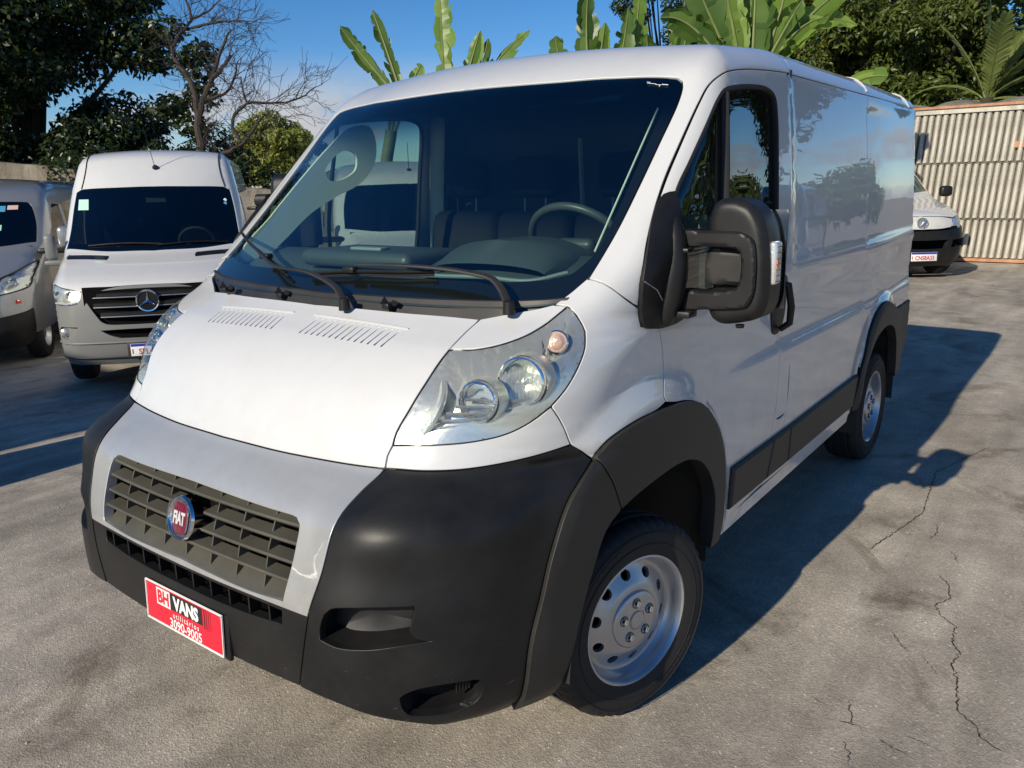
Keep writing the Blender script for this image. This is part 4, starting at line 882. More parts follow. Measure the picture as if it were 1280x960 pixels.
# the swelling foot of the mirror on the sail
for s in (1,-1):
    b=MB(); P=[(-1.04,.975*s,1.29),(-1.05,.992*s,1.36),(-1.06,1.0*s,1.45),(-1.07,.998*s,1.54),(-1.09,.985*s,1.62)]; b.tube(cr_curve(P,.03),[.04,.046,.05,.052,.054,.053,.05,.045,.04,.032,.02,.012][:len(cr_curve(P,.03))],12,squash=.9) if len(cr_curve(P,.03))<=12 else None
    b.build('mirror_foot','black_plastic',VAN)
    Q=SK.snap([(-.90,.977,1.425),(-.955,.985,1.40),(-1.00,.985,1.36)]); Q=Q+SK.grad(Q)*.0155; MB().tube(Q*np.array([1,s,1]),.0018,5).build('sail_seam','wheel_silver',VAN)
# ---- cab interior
def cab():
    # dashboard: loft across the cab
    n=25; V=[]; rows=6
    for k in range(n):
        y=-.86+1.72*k/(n-1); hump=.055*math.exp(-((y-.47)/.20)**2)+.012*math.exp(-((y+.05)/.22)**2); e=.04*abs(y/.86)**3
        V+=[(-.66-e-.06*abs(y)**2,y,1.345),(-.76-e,y,1.388),(-.90,y,1.425+hump*.4),(-1.04,y,1.462+hump*.8),(-1.14,y,1.455+hump*.8),(-1.20,y,1.25),(-1.18,y,.95)]
    m=7; b=MB(); b.add(V,[(k*m+j,k*m+j+1,(k+1)*m+j+1,(k+1)*m+j) for k in range(n-1) for j in range(m-1)],True); b.build('dashboard','dash_plastic',VAN)
    b=MB(); P=cr_curve([(-.80,.22,1.416),(-.79,.35,1.420),(-.79,.5,1.424),(-.80,.66,1.420),(-.88,.74,1.440)],.03); b.tube(P,.012,8,squash=.6); b.build('cluster_hood_edge','dash_light',VAN)
    # instrument hood
    b=MB(); V=[];F=[]; nn=13
    for k in range(nn):
        a=math.pi*k/(nn-1); y=.47-.235*math.cos(a); z=1.425+.105*math.sin(a)**.7
        for x,dz in ((-.82,-.035),(-.90,0),(-1.02,.005),(-1.10,-.01)): V.append((x,y if dz==0 or 1 else y,1.425+(z-1.425)*(1 if x<-.85 else .35)))
    b.add(V,[(k*4+j,k*4+j+1,(k+1)*4+j+1,(k+1)*4+j) for k in range(nn-1) for j in range(3)],True); b.build('instrument_hood','dash_plastic',VAN)
    # tray in the middle of the dashboard
    b=MB(); b.bbox((-.95,-.13,1.452),(.30,.56,.06),.028,seg=4); b.build('dash_tray','dash_plastic',VAN)
    MB().bbox((-.90,-.13,1.486),(.05,.16,.012),.005).build('tray_lid_grip','dash_light',VAN)
    b=MB(); b.bbox((-.735,.05,1.386),(.035,1.2,.012),.005); b.build('defroster_strip','dash_light',VAN)
    # steering wheel
    M=Matrix.Translation((-1.255,.56,1.475))@Matrix.Rotation(math.radians(-52),4,'Y')
    b=MB(); b.tube([(.195*math.cos(t),.195*math.sin(t),0) for t in np.linspace(0,2*math.pi,48,endpoint=False)],.0145,10,closed=True); b.build('steering_wheel','wheel_dark',VAN,M)
    b=MB(); b.bbox((0,0,-.02),(.13,.15,.05),.03,seg=3); 
    for a in (0,math.pi,-math.pi/2): b.tube([(.05*math.sin(a),.05*math.cos(a),-.015),(.19*math.sin(a),.19*math.cos(a),-.003)],.016,8,squash=.5)
    b.build('steering_hub','wheel_dark',VAN,M)
    MB().tube([(-1.25,.56,1.44),(-1.13,.55,1.34)],.05,12).build('steering_column','dash_plastic',VAN)
    # seats
    def seat(y,w,nm='seat'):
        for part,c,d,r,ry in (('seat_cushion',(-1.75,y,.95),(.50,w,.16),.06,0),('seat_back',(-2.0,y,1.27),(.14,w,.62),.06,-8)):
            b=MB(); b.bbox((0,0,0),d,r,None,seg=4); b.build(part,'seat_fabric',VAN,Matrix.Translation(c)@Matrix.Rotation(math.radians(ry),4,'Y'))
        b=MB(); b.bbox((-2.03,y,1.735),(.10,.25,.19),.045,seg=4); b.build('headrest','seat_fabric',VAN)
        b=MB(); b.tube([(-2.02,y-.06,1.55),(-2.03,y-.06,1.68)],.007,8); b.tube([(-2.02,y+.06,1.55),(-2.03,y+.06,1.68)],.007,8); b.build('headrest_post','steel_dark',VAN)
    seat(.30,.50); seat(-.18,.42); seat(-.60,.42)
    MB().tube(cr_curve([(-2.1,.02,1.9),(-2.1,.03,1.7),(-2.08,.06,1.3)],.1),.012,6).build('seat_belt','dash_light',VAN)
    # roof lining and sun visors
    b=MB(); V=[];n=9
    for k in range(n):
        y=-.84+1.68*k/(n-1); c=.03*(1-(y/.84)**2); V+=[(-1.36-.12*(y/.84)**2,y,2.015),(-1.60,y,2.10+c),(-2.24,y,2.13+c)]
    b.add(V,[(k*3+j,k*3+j+1,(k+1)*3+j+1,(k+1)*3+j) for k in range(n-1) for j in range(2)],True); b.build('roof_lining','headliner',VAN)
    for y in (.42,-.42): MB().bbox((-1.45,y,2.005),(.10,.40,.02),.008,R=rot('Y',25)).build('sun_visor','headliner',VAN)
    MB().bbox((-1.40,0,1.985),(.03,.20,.06),.012,seg=3).build('rear_view_mirror','void',VAN)
    # pillar trims with a grab handle, door inner panels
    for s in (1,-1):
        O=[(-.84,1.44),(-.98,1.595),(-1.12,1.74),(-1.26,1.875),(-1.36,1.955),(-1.46,1.965),(-1.49,1.90),(-1.475,1.80),(-1.40,1.72),(-1.28,1.665),(-1.16,1.60),(-1.05,1.51),(-.96,1.43),(-.92,1.37)]
        Hh=[(-1.235,1.775),(-1.325,1.86),(-1.385,1.845),(-1.385,1.785),(-1.33,1.745),(-1.255,1.735)]
        b=puffy(rnd(O),[rnd(Hh)],0,-.03,.012,h=.02)
        Mx=Matrix(((0,1,0,0),(-.0,0,0,0),(0,0,1,0),(0,0,0,1)))
        if s>0:
            MB().tube([(-1.345,.795,1.935),(-1.17,.806,1.765),(-.90,.825,1.505)],.0032,6).build('pillar_trim','cab_trim_green',VAN)
            b=MB(); b.box((-1.62,.925*s,1.13),(1.1,.02,.40)); b.build('door_lining','dash_plastic',VAN); continue
        V=[]
        for v in b.V:
            px,pz=v[1],v[2]; yb=.862-.02*(pz-1.5); V.append((px,s*(yb-(.03 if s<0 else .006)-v[0]*-.6-(.22 if s<0 else .02)*(-px-.9)),pz))
        b.V=V; b.build('pillar_trim','cab_trim_green',VAN)
        b=MB(); b.box((-1.62,.925*s,1.13),(1.1,.02,.40)); b.build('door_lining','dash_plastic',VAN)
        P=[(-2.10,.90*s,1.0),(-2.12,.895*s,1.6),(-2.13,.87*s,2.05)]; b=MB(); b.tube(P,.05,8,squash=.5); b.build('rear_pillar_trim','cab_trim_green',VAN)
cab()
# ---------------- the other parked vehicles ----------------
def make_phi(xc,b6,w,rf,zroof,crown,length,drop,r_front=.16,r_side=.12,arches=(),flare=.0,front_taper=.06,low=.28):
    XCf,B6f,Wf,RFf=_smooth(*xc),_smooth(*b6),_smooth(*w),_smooth(*rf)
    def f(P):
        x,y,z=P[...,0],P[...,1],P[...,2]; ay=np.abs(y)
        xf=XCf(z)-B6f(z)*(ay/.6)**2.3; sl=(XCf(z+.01)-XCf(z-.01))/.02
        f1=(x-xf)/np.sqrt(1+sl*sl); ww=Wf(z)-front_taper*ss(-1.0,-.1,x)*ss(1.4,.9,z)
        for ax_ in arches: ww=ww+flare*ss(.52,.42,np.hypot(x-ax_,z-.36))
        f2=ay-ww; f3=z-(zroof-crown*(ay/.9)**2-drop*ss(-3.0,-1.6,x))
        s=smax(f1,f2,RFf(z)); s=smax(s,f3,r_side+(r_front-r_side)*ss(-2.4,-1.6,x))
        return smax(s,-length-x,.06)
    sk=Skin(f); sk.pf=lambda y,z:PF(sk,[(y,z)])[0]
    sk.ps=lambda x,z:PS(sk,[(x,z)])[0]
    return sk
def PF(sk,L): return [tuple(q) for q in sk.cast(np.array([[1.0,y,z] for y,z in L]),np.array([-1.,0,0]),4.5,.03)]
def PS(sk,L): return [tuple(q) for q in sk.cast(np.array([[x,2.0,z] for x,z in L]),np.array([0,-1.,0]),2.5,.03)]
def L1(P,seam=0): return [(list(P)+[P[0]],seam)]
def lp(P,seam=0): # closed loop with sharp corners at every point
    P=list(P); return [([P[i],P[(i+1)%len(P)]],seam) for i in range(len(P))]
def m2(P): return [(-a,b) for a,b in P]
def simple_wheel(T,par,c,R=.34,mat='wheel_silver',side=1):
    M=Matrix.Translation(Vector(c))@(Matrix.Identity(4) if side>0 else Matrix.Rotation(math.pi,4,'Z'))
    o=MB().lathe([(.20,-.10),(.27,-.11),(R-.02,-.10),(R,-.07),(R,.07),(R-.02,.10),(.27,.11),(.20,.10)],36).build('tyre','rubber',par,M)
    b=MB(); b.lathe([(.20,-.09),(.20,.08),(.21,.10),(.195,.085),(.17,.03),(.10,.045),(.09,.06),(.001,.065)],36)
    b.build('rim',mat,par,M)
def front_glass(sk,par,loop,frit,gm='tinted_glass'):
    patch('windscreen',gm,par,sk,[loop],(1,0,.6),mirror=False,h=.08,off=-.002,flange=0,ds=.05)
    patch('windscreen_border','dark_gloss',par,sk,[loop,frit],(1,0,.6),mirror=False,h=.08,off=-.005,flange=0,ds=.05)
def emblem_disc(par,c,r,mat='chrome',back='dark_gloss',tilt=0):
    M=Matrix.Translation(Vector(c))@Matrix.Rotation(math.radians(tilt),4,'Y')
    MB().lathe([(r,-.02),(r,.006),(r*.96,.014),(r*.86,.012),(r*.84,.002)],40,'X').build('emblem_ring',mat,par,M)
    MB().lathe([(r*.84,.002),(.001,.004)],40,'X').build('emblem_disc',back,par,M); return M
def br_plate(par,c,txt,rz=0,w=.40):
    T=Matrix.Translation(Vector(c))@Matrix.Rotation(math.radians(-4),4,'Y')
    MB().bbox((-.006,0,0),(.012,w+.06,.16),.004).build('plate_backing','trim_plastic',par,T)
    MB().bbox((.002,0,0),(.004,w,.13),.002).build('number_plate','plate_white',par,T)
    MB().box((.0046,0,.049),(.0012,w-.008,.028)).build('plate_band','blue_print',par,T)
    me=text_mesh(txt,.085,.0004,font_sx=.86,bold=.002); me.transform(Matrix(((0,0,1,.0048),(1,0,0,.012),(0,1,0,-.048),(0,0,0,1)))); me.transform(T); link('plate_lettering',me,par,'red_print')
    MB().box((.0046,-w/2+.02,-.015),(.0012,.012,.05)).build('plate_mark','red_print',par,T)
def body_shell(sk,par,paint_,L,holesF,zlow,xsplit,zt,length,hole_side=None,roofh=.12,front_name='front_body',y_edge=.84,belt=1.3):
    """front seen from ahead, both flanks, roof, rear wall: each one painted sheet"""
    # front sheet between +-y_edge
    zs=np.linspace(zlow,zt,12)
    right=PF(sk,[(y_edge,z) for z in zs]); left=PF(sk,[(-y_edge,z) for z in zs])
    bot=PF(sk,[(y,zlow) for y in np.linspace(-y_edge,y_edge,7)]); top=PF(sk,[(y,zt) for y in np.linspace(y_edge,-y_edge,7)])
    patch(front_name,paint_,par,sk,[[(bot,0),(right,0),(top,0),(rev(left),0)]]+holesF,(1,0,.25),mirror=False,h=.045,ds=.04,flange=.02)
    return right,top
# ===== white high-roof van =====
def high_roof_van():
    V=thing('high_roof_van','white high roof van with grey bumper, black barred grille and an aerial above its windscreen','van',(-3.27,-6.06,-.39),math.radians(53))
    sk=make_phi(([.15,.30,.45,.60,.80,.98,1.10,1.16,1.22,1.32,1.44,1.50,2.13,2.30,2.45,2.62,2.8],[-.22,-.07,.0,.012,.0,-.02,-.045,-.09,-.20,-.48,-.86,-.97,-1.50,-1.62,-1.76,-2.0,-2.4]),
        ([.2,1.0,1.2,1.5,2.1,2.6],[.05,.06,.075,.08,.075,.07]),([.15,.5,1.0,1.35,1.5,2.1,2.5,2.8],[.93,1.0,1.01,1.01,1.01,.94,.86,.80]),([.2,.9,1.2,1.5,2.6],[.22,.22,.18,.10,.10]),2.62,.06,5.9,.03,r_front=.10,r_side=.16)
    WSL=[(-.955,1.475),(-.5,1.452),(0,1.445),(.5,1.452),(.955,1.475),(.90,1.85),(.858,2.10),(.80,2.135),(.4,2.15),(0,2.155),(-.4,2.15),(-.80,2.135),(-.858,2.10),(-.90,1.85)]
    def rr(L,n): return L
    ws=[(PF(sk,WSL[0:5]),1),(PF(sk,WSL[4:7]),1),(PF(sk,WSL[6:8]),1),(PF(sk,WSL[7:12]),1),(PF(sk,WSL[11:13]),1),(PF(sk,WSL[12:]+WSL[:1]),1)]
    FR=[(-.90,1.525),(0,1.50),(.90,1.525),(.85,1.85),(.815,2.07),(.77,2.10),(0,2.12),(-.77,2.10),(-.815,2.07),(-.85,1.85)]
    front_glass(sk,V,ws,[(PF(sk,FR[:3]),0),(PF(sk,FR[2:5]),0),(PF(sk,FR[4:6]),0),(PF(sk,FR[5:8]),0),(PF(sk,FR[7:9]),0),(PF(sk,FR[8:]+FR[:1]),0)])
    lampL=[(.66,1.095),(.72,1.115),(.85,1.14),(.955,1.165),(.985,1.10),(.985,1.02),(.94,.965),(.80,.958),(.70,.975),(.655,1.03)]
    hedge=[(0,1.148),(.3,1.142),(.56,1.118),(.66,1.095)]
    edge=[(.965,1.165),(.985,1.30),(.975,1.44)]
    # bonnet, forehead, pillars: white
    H=PF(sk,hedge+lampL[1:4]); 
    hood=two([(PF(sk,hedge),1),(PF(sk,lampL[0:4]),1),(PF(sk,[(.955,1.165),(.975,1.30),(.975,1.46)]),0),(PF(sk,[(.975,1.46),(.955,1.475)]),0),(PF(sk,rev(WSL[2:5])),1)])
    vents=[]
    for s in (1,-1):
        q=[(.46,1.372),(.90,1.380),(.92,1.402),(.90,1.424),(.46,1.416),(.445,1.394)]; q=[(s*a,b) for a,b in q]; vents.append(lp(PF(sk,q)))
        patch('bonnet_vent','dark_gloss',V,sk,[lp(PF(sk,q))],(1,0,1),mirror=False,h=.05,off=-.006,flange=0)
    patch('hood','white_paint',V,sk,[hood]+vents,(1,0,.9),mirror=False,h=.05,ds=.04)
    fore=two([(PF(sk,WSL[9:11] and [(0,2.155),(.4,2.15),(.80,2.135)]),1),(PF(sk,[(.80,2.135),(.858,2.10)]),1),(PF(sk,[(.858,2.10),(.872,2.13)]),0),(PF(sk,[(.872,2.13),(.85,2.25),(.815,2.40)]),0),(PF(sk,[(.815,2.40),(.70,2.50),(.4,2.54),(0,2.55)]),0)])
    patch('forehead','white_paint',V,sk,[fore],(1,0,.9),mirror=False,h=.05,ds=.04)
    pil=[(PF(sk,[(.955,1.475),(.90,1.85),(.858,2.10)]),1),(PF(sk,[(.858,2.10),(.872,2.13)]),0),([sk.pf(.872,2.13),sk.ps(-1.78,2.13),sk.ps(-1.84,2.10)],0),(PS(sk,[(-1.84,2.10),(-1.66,1.85),(-1.36,1.48)]),0),([sk.ps(-1.36,1.48),sk.pf(.975,1.46)],0),(PF(sk,[(.975,1.46),(.955,1.475)]),0)]
    patch('pillar','white_paint',V,sk,[pil],(.7,1,.3),h=.05,ds=.04)
    # flanks and roof
    side=[(PS(sk,[(-1.36,1.48),(-1.66,1.85),(-1.84,2.10)]),0),([sk.ps(-1.84,2.10),sk.ps(-2.05,2.38)],0),(PS(sk,[(-2.05,2.38),(-4,2.38),(-5.8,2.38)]),0),(PS(sk,[(-5.8,2.38),(-5.8,.45)]),0),(PS(sk,[(-5.8,.45),(-1.5,.42),(-.62,.42)]),0),(PS(sk,[(-.62,.42),(-.55,.8),(-.52,1.16)]),0),([sk.ps(-.52,1.16),sk.pf(.955,1.165)],0),(PF(sk,[(.955,1.165),(.975,1.30),(.975,1.46)]),0),([sk.pf(.975,1.46),sk.ps(-1.36,1.48)],0)]
    wind=[(-1.58,1.40),(-2.45,1.38),(-2.47,2.0),(-2.02,2.04),(-1.80,1.82)]
    patch('body_side','white_paint',V,sk,[side,lp(PS(sk,wind))],(.25,1,.1),h=.10,ds=.06)
    patch('side_window','tinted_glass',V,sk,[lp(PS(sk,wind))],(0,1,.1),h=.2,off=-.01,flange=0)
    roof=two([([sk.pf(0,2.55),sk.pf(.4,2.54),sk.pf(.70,2.50),sk.pf(.815,2.40)],0),([sk.pf(.815,2.40),sk.pf(.85,2.25)],0),([sk.pf(.85,2.25),sk.pf(.872,2.13)],0),([sk.pf(.872,2.13),sk.ps(-1.78,2.13),sk.ps(-1.84,2.10)],0),([sk.ps(-1.84,2.10),sk.ps(-2.05,2.38)],0),(PS(sk,[(-2.05,2.38),(-5.8,2.38)]),0),([sk.ps(-5.8,2.38),(-5.82,.5,2.58),(-5.82,0,2.6)],0)])
    half=[([sk.pf(0,2.55),sk.pf(.4,2.54),sk.pf(.70,2.50),sk.pf(.815,2.40)],0),([sk.pf(.815,2.40),sk.pf(.85,2.25),sk.pf(.872,2.13)],0),([sk.pf(.872,2.13),sk.ps(-1.78,2.13),sk.ps(-1.84,2.10)],0),([sk.ps(-1.84,2.10),sk.ps(-2.05,2.38)],0),(PS(sk,[(-2.05,2.38),(-5.8,2.38)]),0),([sk.ps(-5.8,2.38),(-5.82,.5,2.58),(-5.82,0,2.6)],0),([(-5.82,0,2.6),sk.pf(0,2.55)],0)]
    patch('roof','white_paint',V,sk,[half],(.35,.75,.9),h=.10,ds=.05)
    for s in (1,-1):   # gutter lines along the roof edge
        P=sk.snap([sk.pf(.80,2.14),(-1.66,.80,2.35),(-1.85,.76,2.5),(-2.2,.75,2.56),(-4,.75,2.57)]); P=sk.snap(cr_curve(P,.06)); MB().tube((P+sk.grad(P)*.001)*np.array([1,s,1]),.008,6).build('roof_rail','trim_plastic',V)
    MB().box((-5.86,0,1.5),(.04,1.7,2.0)).build('rear_door','white_paint',V)
    # bumper and nose: grey plastic
    gt=[(0,1.118),(.3,1.112),(.52,1.095),(.60,1.075)]; gs=[(.60,1.075),(.615,1.03),(.57,.93),(.485,.79)]; gb=[(.485,.79),(.43,.755),(.2,.742),(0,.74)]
    nose=two([(PF(sk,hedge),1),(PF(sk,[(.66,1.095),(.655,1.03),(.70,.975),(.80,.958),(.94,.965),(.985,1.02)]),1),([sk.pf(.985,1.02),sk.ps(-.52,1.10)],1),(PS(sk,[(-.52,1.10),(-.55,.8),(-.62,.42)]),0),([sk.ps(-.62,.42)]+PF(sk,[(.94,.34),(.8,.325),(.5,.32),(0,.32)]),0)])
    fog=[(.71,.735),(.90,.735),(.93,.68),(.90,.61),(.83,.60),(.78,.63)]
    intake=two([(PF(sk,[(0,.70),(.3,.70),(.50,.695)]),0),(PF(sk,[(.50,.695),(.40,.635),(.30,.60)]),0),(PF(sk,[(.30,.60),(0,.595)]),0)])
    patch('bumper','bumper_grey',V,sk,[nose,two([(PF(sk,gt),0),(PF(sk,gs),0),(PF(sk,gb),0)]),intake,lp(PF(sk,fog)),lp(PF(sk,m2(fog)))],(1,0,.15),mirror=False,h=.035,ds=.03,flange=.03)
    for s in (1,-1):
        q=[(s*a,b) for a,b in fog]; patch('fog_lamp_surround','bumper_grey',V,sk,[lp(PF(sk,q))],(1,0,0),mirror=False,h=.05,off=-.03,flange=0)
        c=sk.pf(.86*s,.675); MB().lathe([(.046,-.03),(.044,.004),(.035,.012),(.001,.018)],20,'X',(c[0]-.012,c[1],c[2])).build('fog_lamp','bright_reflector',V)
    MB().tube(sk.snap(PF(sk,[(y,.56) for y in np.linspace(-.95,.95,24)]))+np.array([.004,0,0]),.010,6).build('bumper_edge','bumper_grey',V)
    MB().tube(sk.snap(PF(sk,[(y,.40) for y in np.linspace(-.93,.93,24)]))+np.array([.003,0,0]),.012,6).build('bumper_edge','trim_plastic',V)
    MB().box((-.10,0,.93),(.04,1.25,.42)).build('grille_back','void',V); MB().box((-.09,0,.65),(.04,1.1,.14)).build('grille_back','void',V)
    # three grille blades with bright lower lips
    for z0,w_ in ((1.045,.585),(.945,.535),(.845,.475)):
        b=MB(); n=16; VV=[]
        for k in range(n+1):
            y=-w_+2*w_*k/n; x=sk.pf(y,z0)[0]-.012; VV+=[(x-.02,y,z0+.034),(x+.002,y,z0+.026),(x+.004,y,z0-.012),(x-.02,y,z0-.02)]
        b.add(VV,[(k*4+j,k*4+(j+1)%4,(k+1)*4+(j+1)%4,(k+1)*4+j) for k in range(n) for j in range(4)]+[(0,1,2,3),(n*4,n*4+1,n*4+2,n*4+3)]); b.build('grille_blade','black_plastic',V)
        P=[(sk.pf(y,z0)[0]-.006,y,z0-.016) for y in np.linspace(-w_,w_,17)]; MB().tube(P,.006,6).build('grille_trim','wheel_silver',V)
    c=sk.pf(0,.985); M=emblem_disc(V,(c[0]+.012,0,.985),.118)
    b=MB()
    for k in range(3):
        a=math.pi/2+k*2*math.pi/3; d=Vector((0,math.cos(a),math.sin(a))); t=Vector((0,-math.sin(a),math.cos(a))); R_=.108
        b.add([Vector((.012,0,0))+t*.014,Vector((.012,0,0))-t*.014,d*R_+Vector((.010,0,0)),Vector((.026,0,0))],[(0,1,2),(0,3,2),(3,1,2),(0,1,3)])
    b.build('emblem_star','chrome',V,M)
    LLp=[(PF(sk,lampL[0:4]),0),(PF(sk,lampL[3:7]),0),(PF(sk,lampL[6:]+lampL[:1]),0)]
    patch('headlight_lens','lens_clear',V,sk,[LLp],(1,.6,.2),h=.05,flange=0,off=-.001)
    patch('headlight_reflector','bright_reflector',V,sk,[LLp],(1,.6,.2),h=.02,flange=0,disp=lambda v:-.006-.02*np.abs(np.sin(v[:,1]*38)*np.sin(v[:,2]*34)))
    for s in (1,-1):
        for yy in (.76,.89): 
            c=sk.pf(yy,1.055); MB().lathe([(.045,-.01),(.04,.0),(.03,-.015),(.001,-.02)],20,'X',(c[0]-.012,s*yy,1.055)).build('lamp_bowl','chrome',V)
        P=PF(sk,[(.70,.972),(.80,.958),(.93,.962)]); MB().tube(np.array(P)*[1,s,1]+np.array([.0,0,.012]),.012,6).build('lamp_strip','indicator_glass',V)
    br_plate(V,(sk.pf(-.02,.48)[0]+.02,-.02,.475),'SPL4C62')
    # aerial on the forehead, wipers, stickers
    c=sk.pf(.03,2.375); b=MB(); b.lathe([(.034,-.01),(.034,.012),(.024,.03),(.001,.034)],18,'X',c); b.build('aerial_base','black_plastic',V)
    b=MB(); b.tube([(c[0]+.02,c[1],c[2]),(c[0]+.06,c[1]-.03,c[2]+.20),(c[0]+.09,c[1]-.07,c[2]+.46)],.0035,6); b.build('aerial_rod','black_plastic',V)
    for a,bb in (((-.70,1.51),(.10,1.50)),((.05,1.50),(.80,1.51))):
        P=np.array(PF(sk,[(a[0]+(bb[0]-a[0])*t,a[1]+.02*math.sin(math.pi*t)) for t in np.linspace(0,1,8)])); MB().tube(P+[.015,0,.0],.010,6).build('wiper_blade','black_plastic',V)
    q=[(-.84,1.90),(-.72,1.90),(-.72,2.02),(-.83,2.02)]; patch('window_sticker','sticker_green',V,sk,[lp(PF(sk,q))],(1,0,.5),mirror=False,h=.1,off=.002,flange=0)
    for k,z in enumerate((1.98,1.94)): c=sk.pf(.795,z); MB().lathe([(.020,0),(.018,.004),(.001,.005)],14,'X',(c[0]+.0,c[1],c[2])).build('window_sticker',('plate_white','sticker_blue')[k],V)
    # dim shapes inside: dashboard, steering wheel, mirror, seats
    b=MB(); b.box((-1.35,0,1.42),(.5,1.7,.10)); b.build('dashboard','dash_plastic',V)
    M=Matrix.Translation((-1.55,.42,1.50))@Matrix.Rotation(math.radians(-55),4,'Y'); MB().tube([(.2*math.cos(t),.2*math.sin(t),0) for t in np.linspace(0,6.283,30,endpoint=False)],.016,8,closed=True).build('steering_wheel','dash_light',V,M)
    MB().box((-1.62,0,2.0),(.02,.22,.06)).build('rear_view_mirror','dash_light',V)
    for y in (.45,-.45): MB().bbox((-2.1,y,1.45),(.15,.5,.7),.06).build('seat_back','seat_fabric',V)
    MB().box((-2.6,0,1.4),(.05,1.7,1.6)).build('bulkhead','void',V)
    for s in (1,-1):
        b=MB(); b.bbox((-1.22,1.12*s,1.50),(.10,.13,.30),.05,seg=3); b.bbox((-1.18,1.06*s,1.33),(.12,.26,.06),.025); b.build('mirror_housing','bumper_grey',V)
        for xx in (-1.0,-4.66): simple_wheel(None,V,(xx,.88*s,.34),side=s)
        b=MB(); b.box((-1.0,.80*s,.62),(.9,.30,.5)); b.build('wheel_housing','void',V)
    MB().box((-3.1,0,.48),(5.0,1.5,.12)).build('underbody','void',V)
simple('bumper_grey',(.19,.195,.19),.45,noise=.06,nscale=6)
simple('sticker_green',(.45,.75,.62),.5); simple('sticker_blue',(.08,.35,.55),.4); simple('sticker_pink',(.75,.52,.45),.5)
high_roof_van()
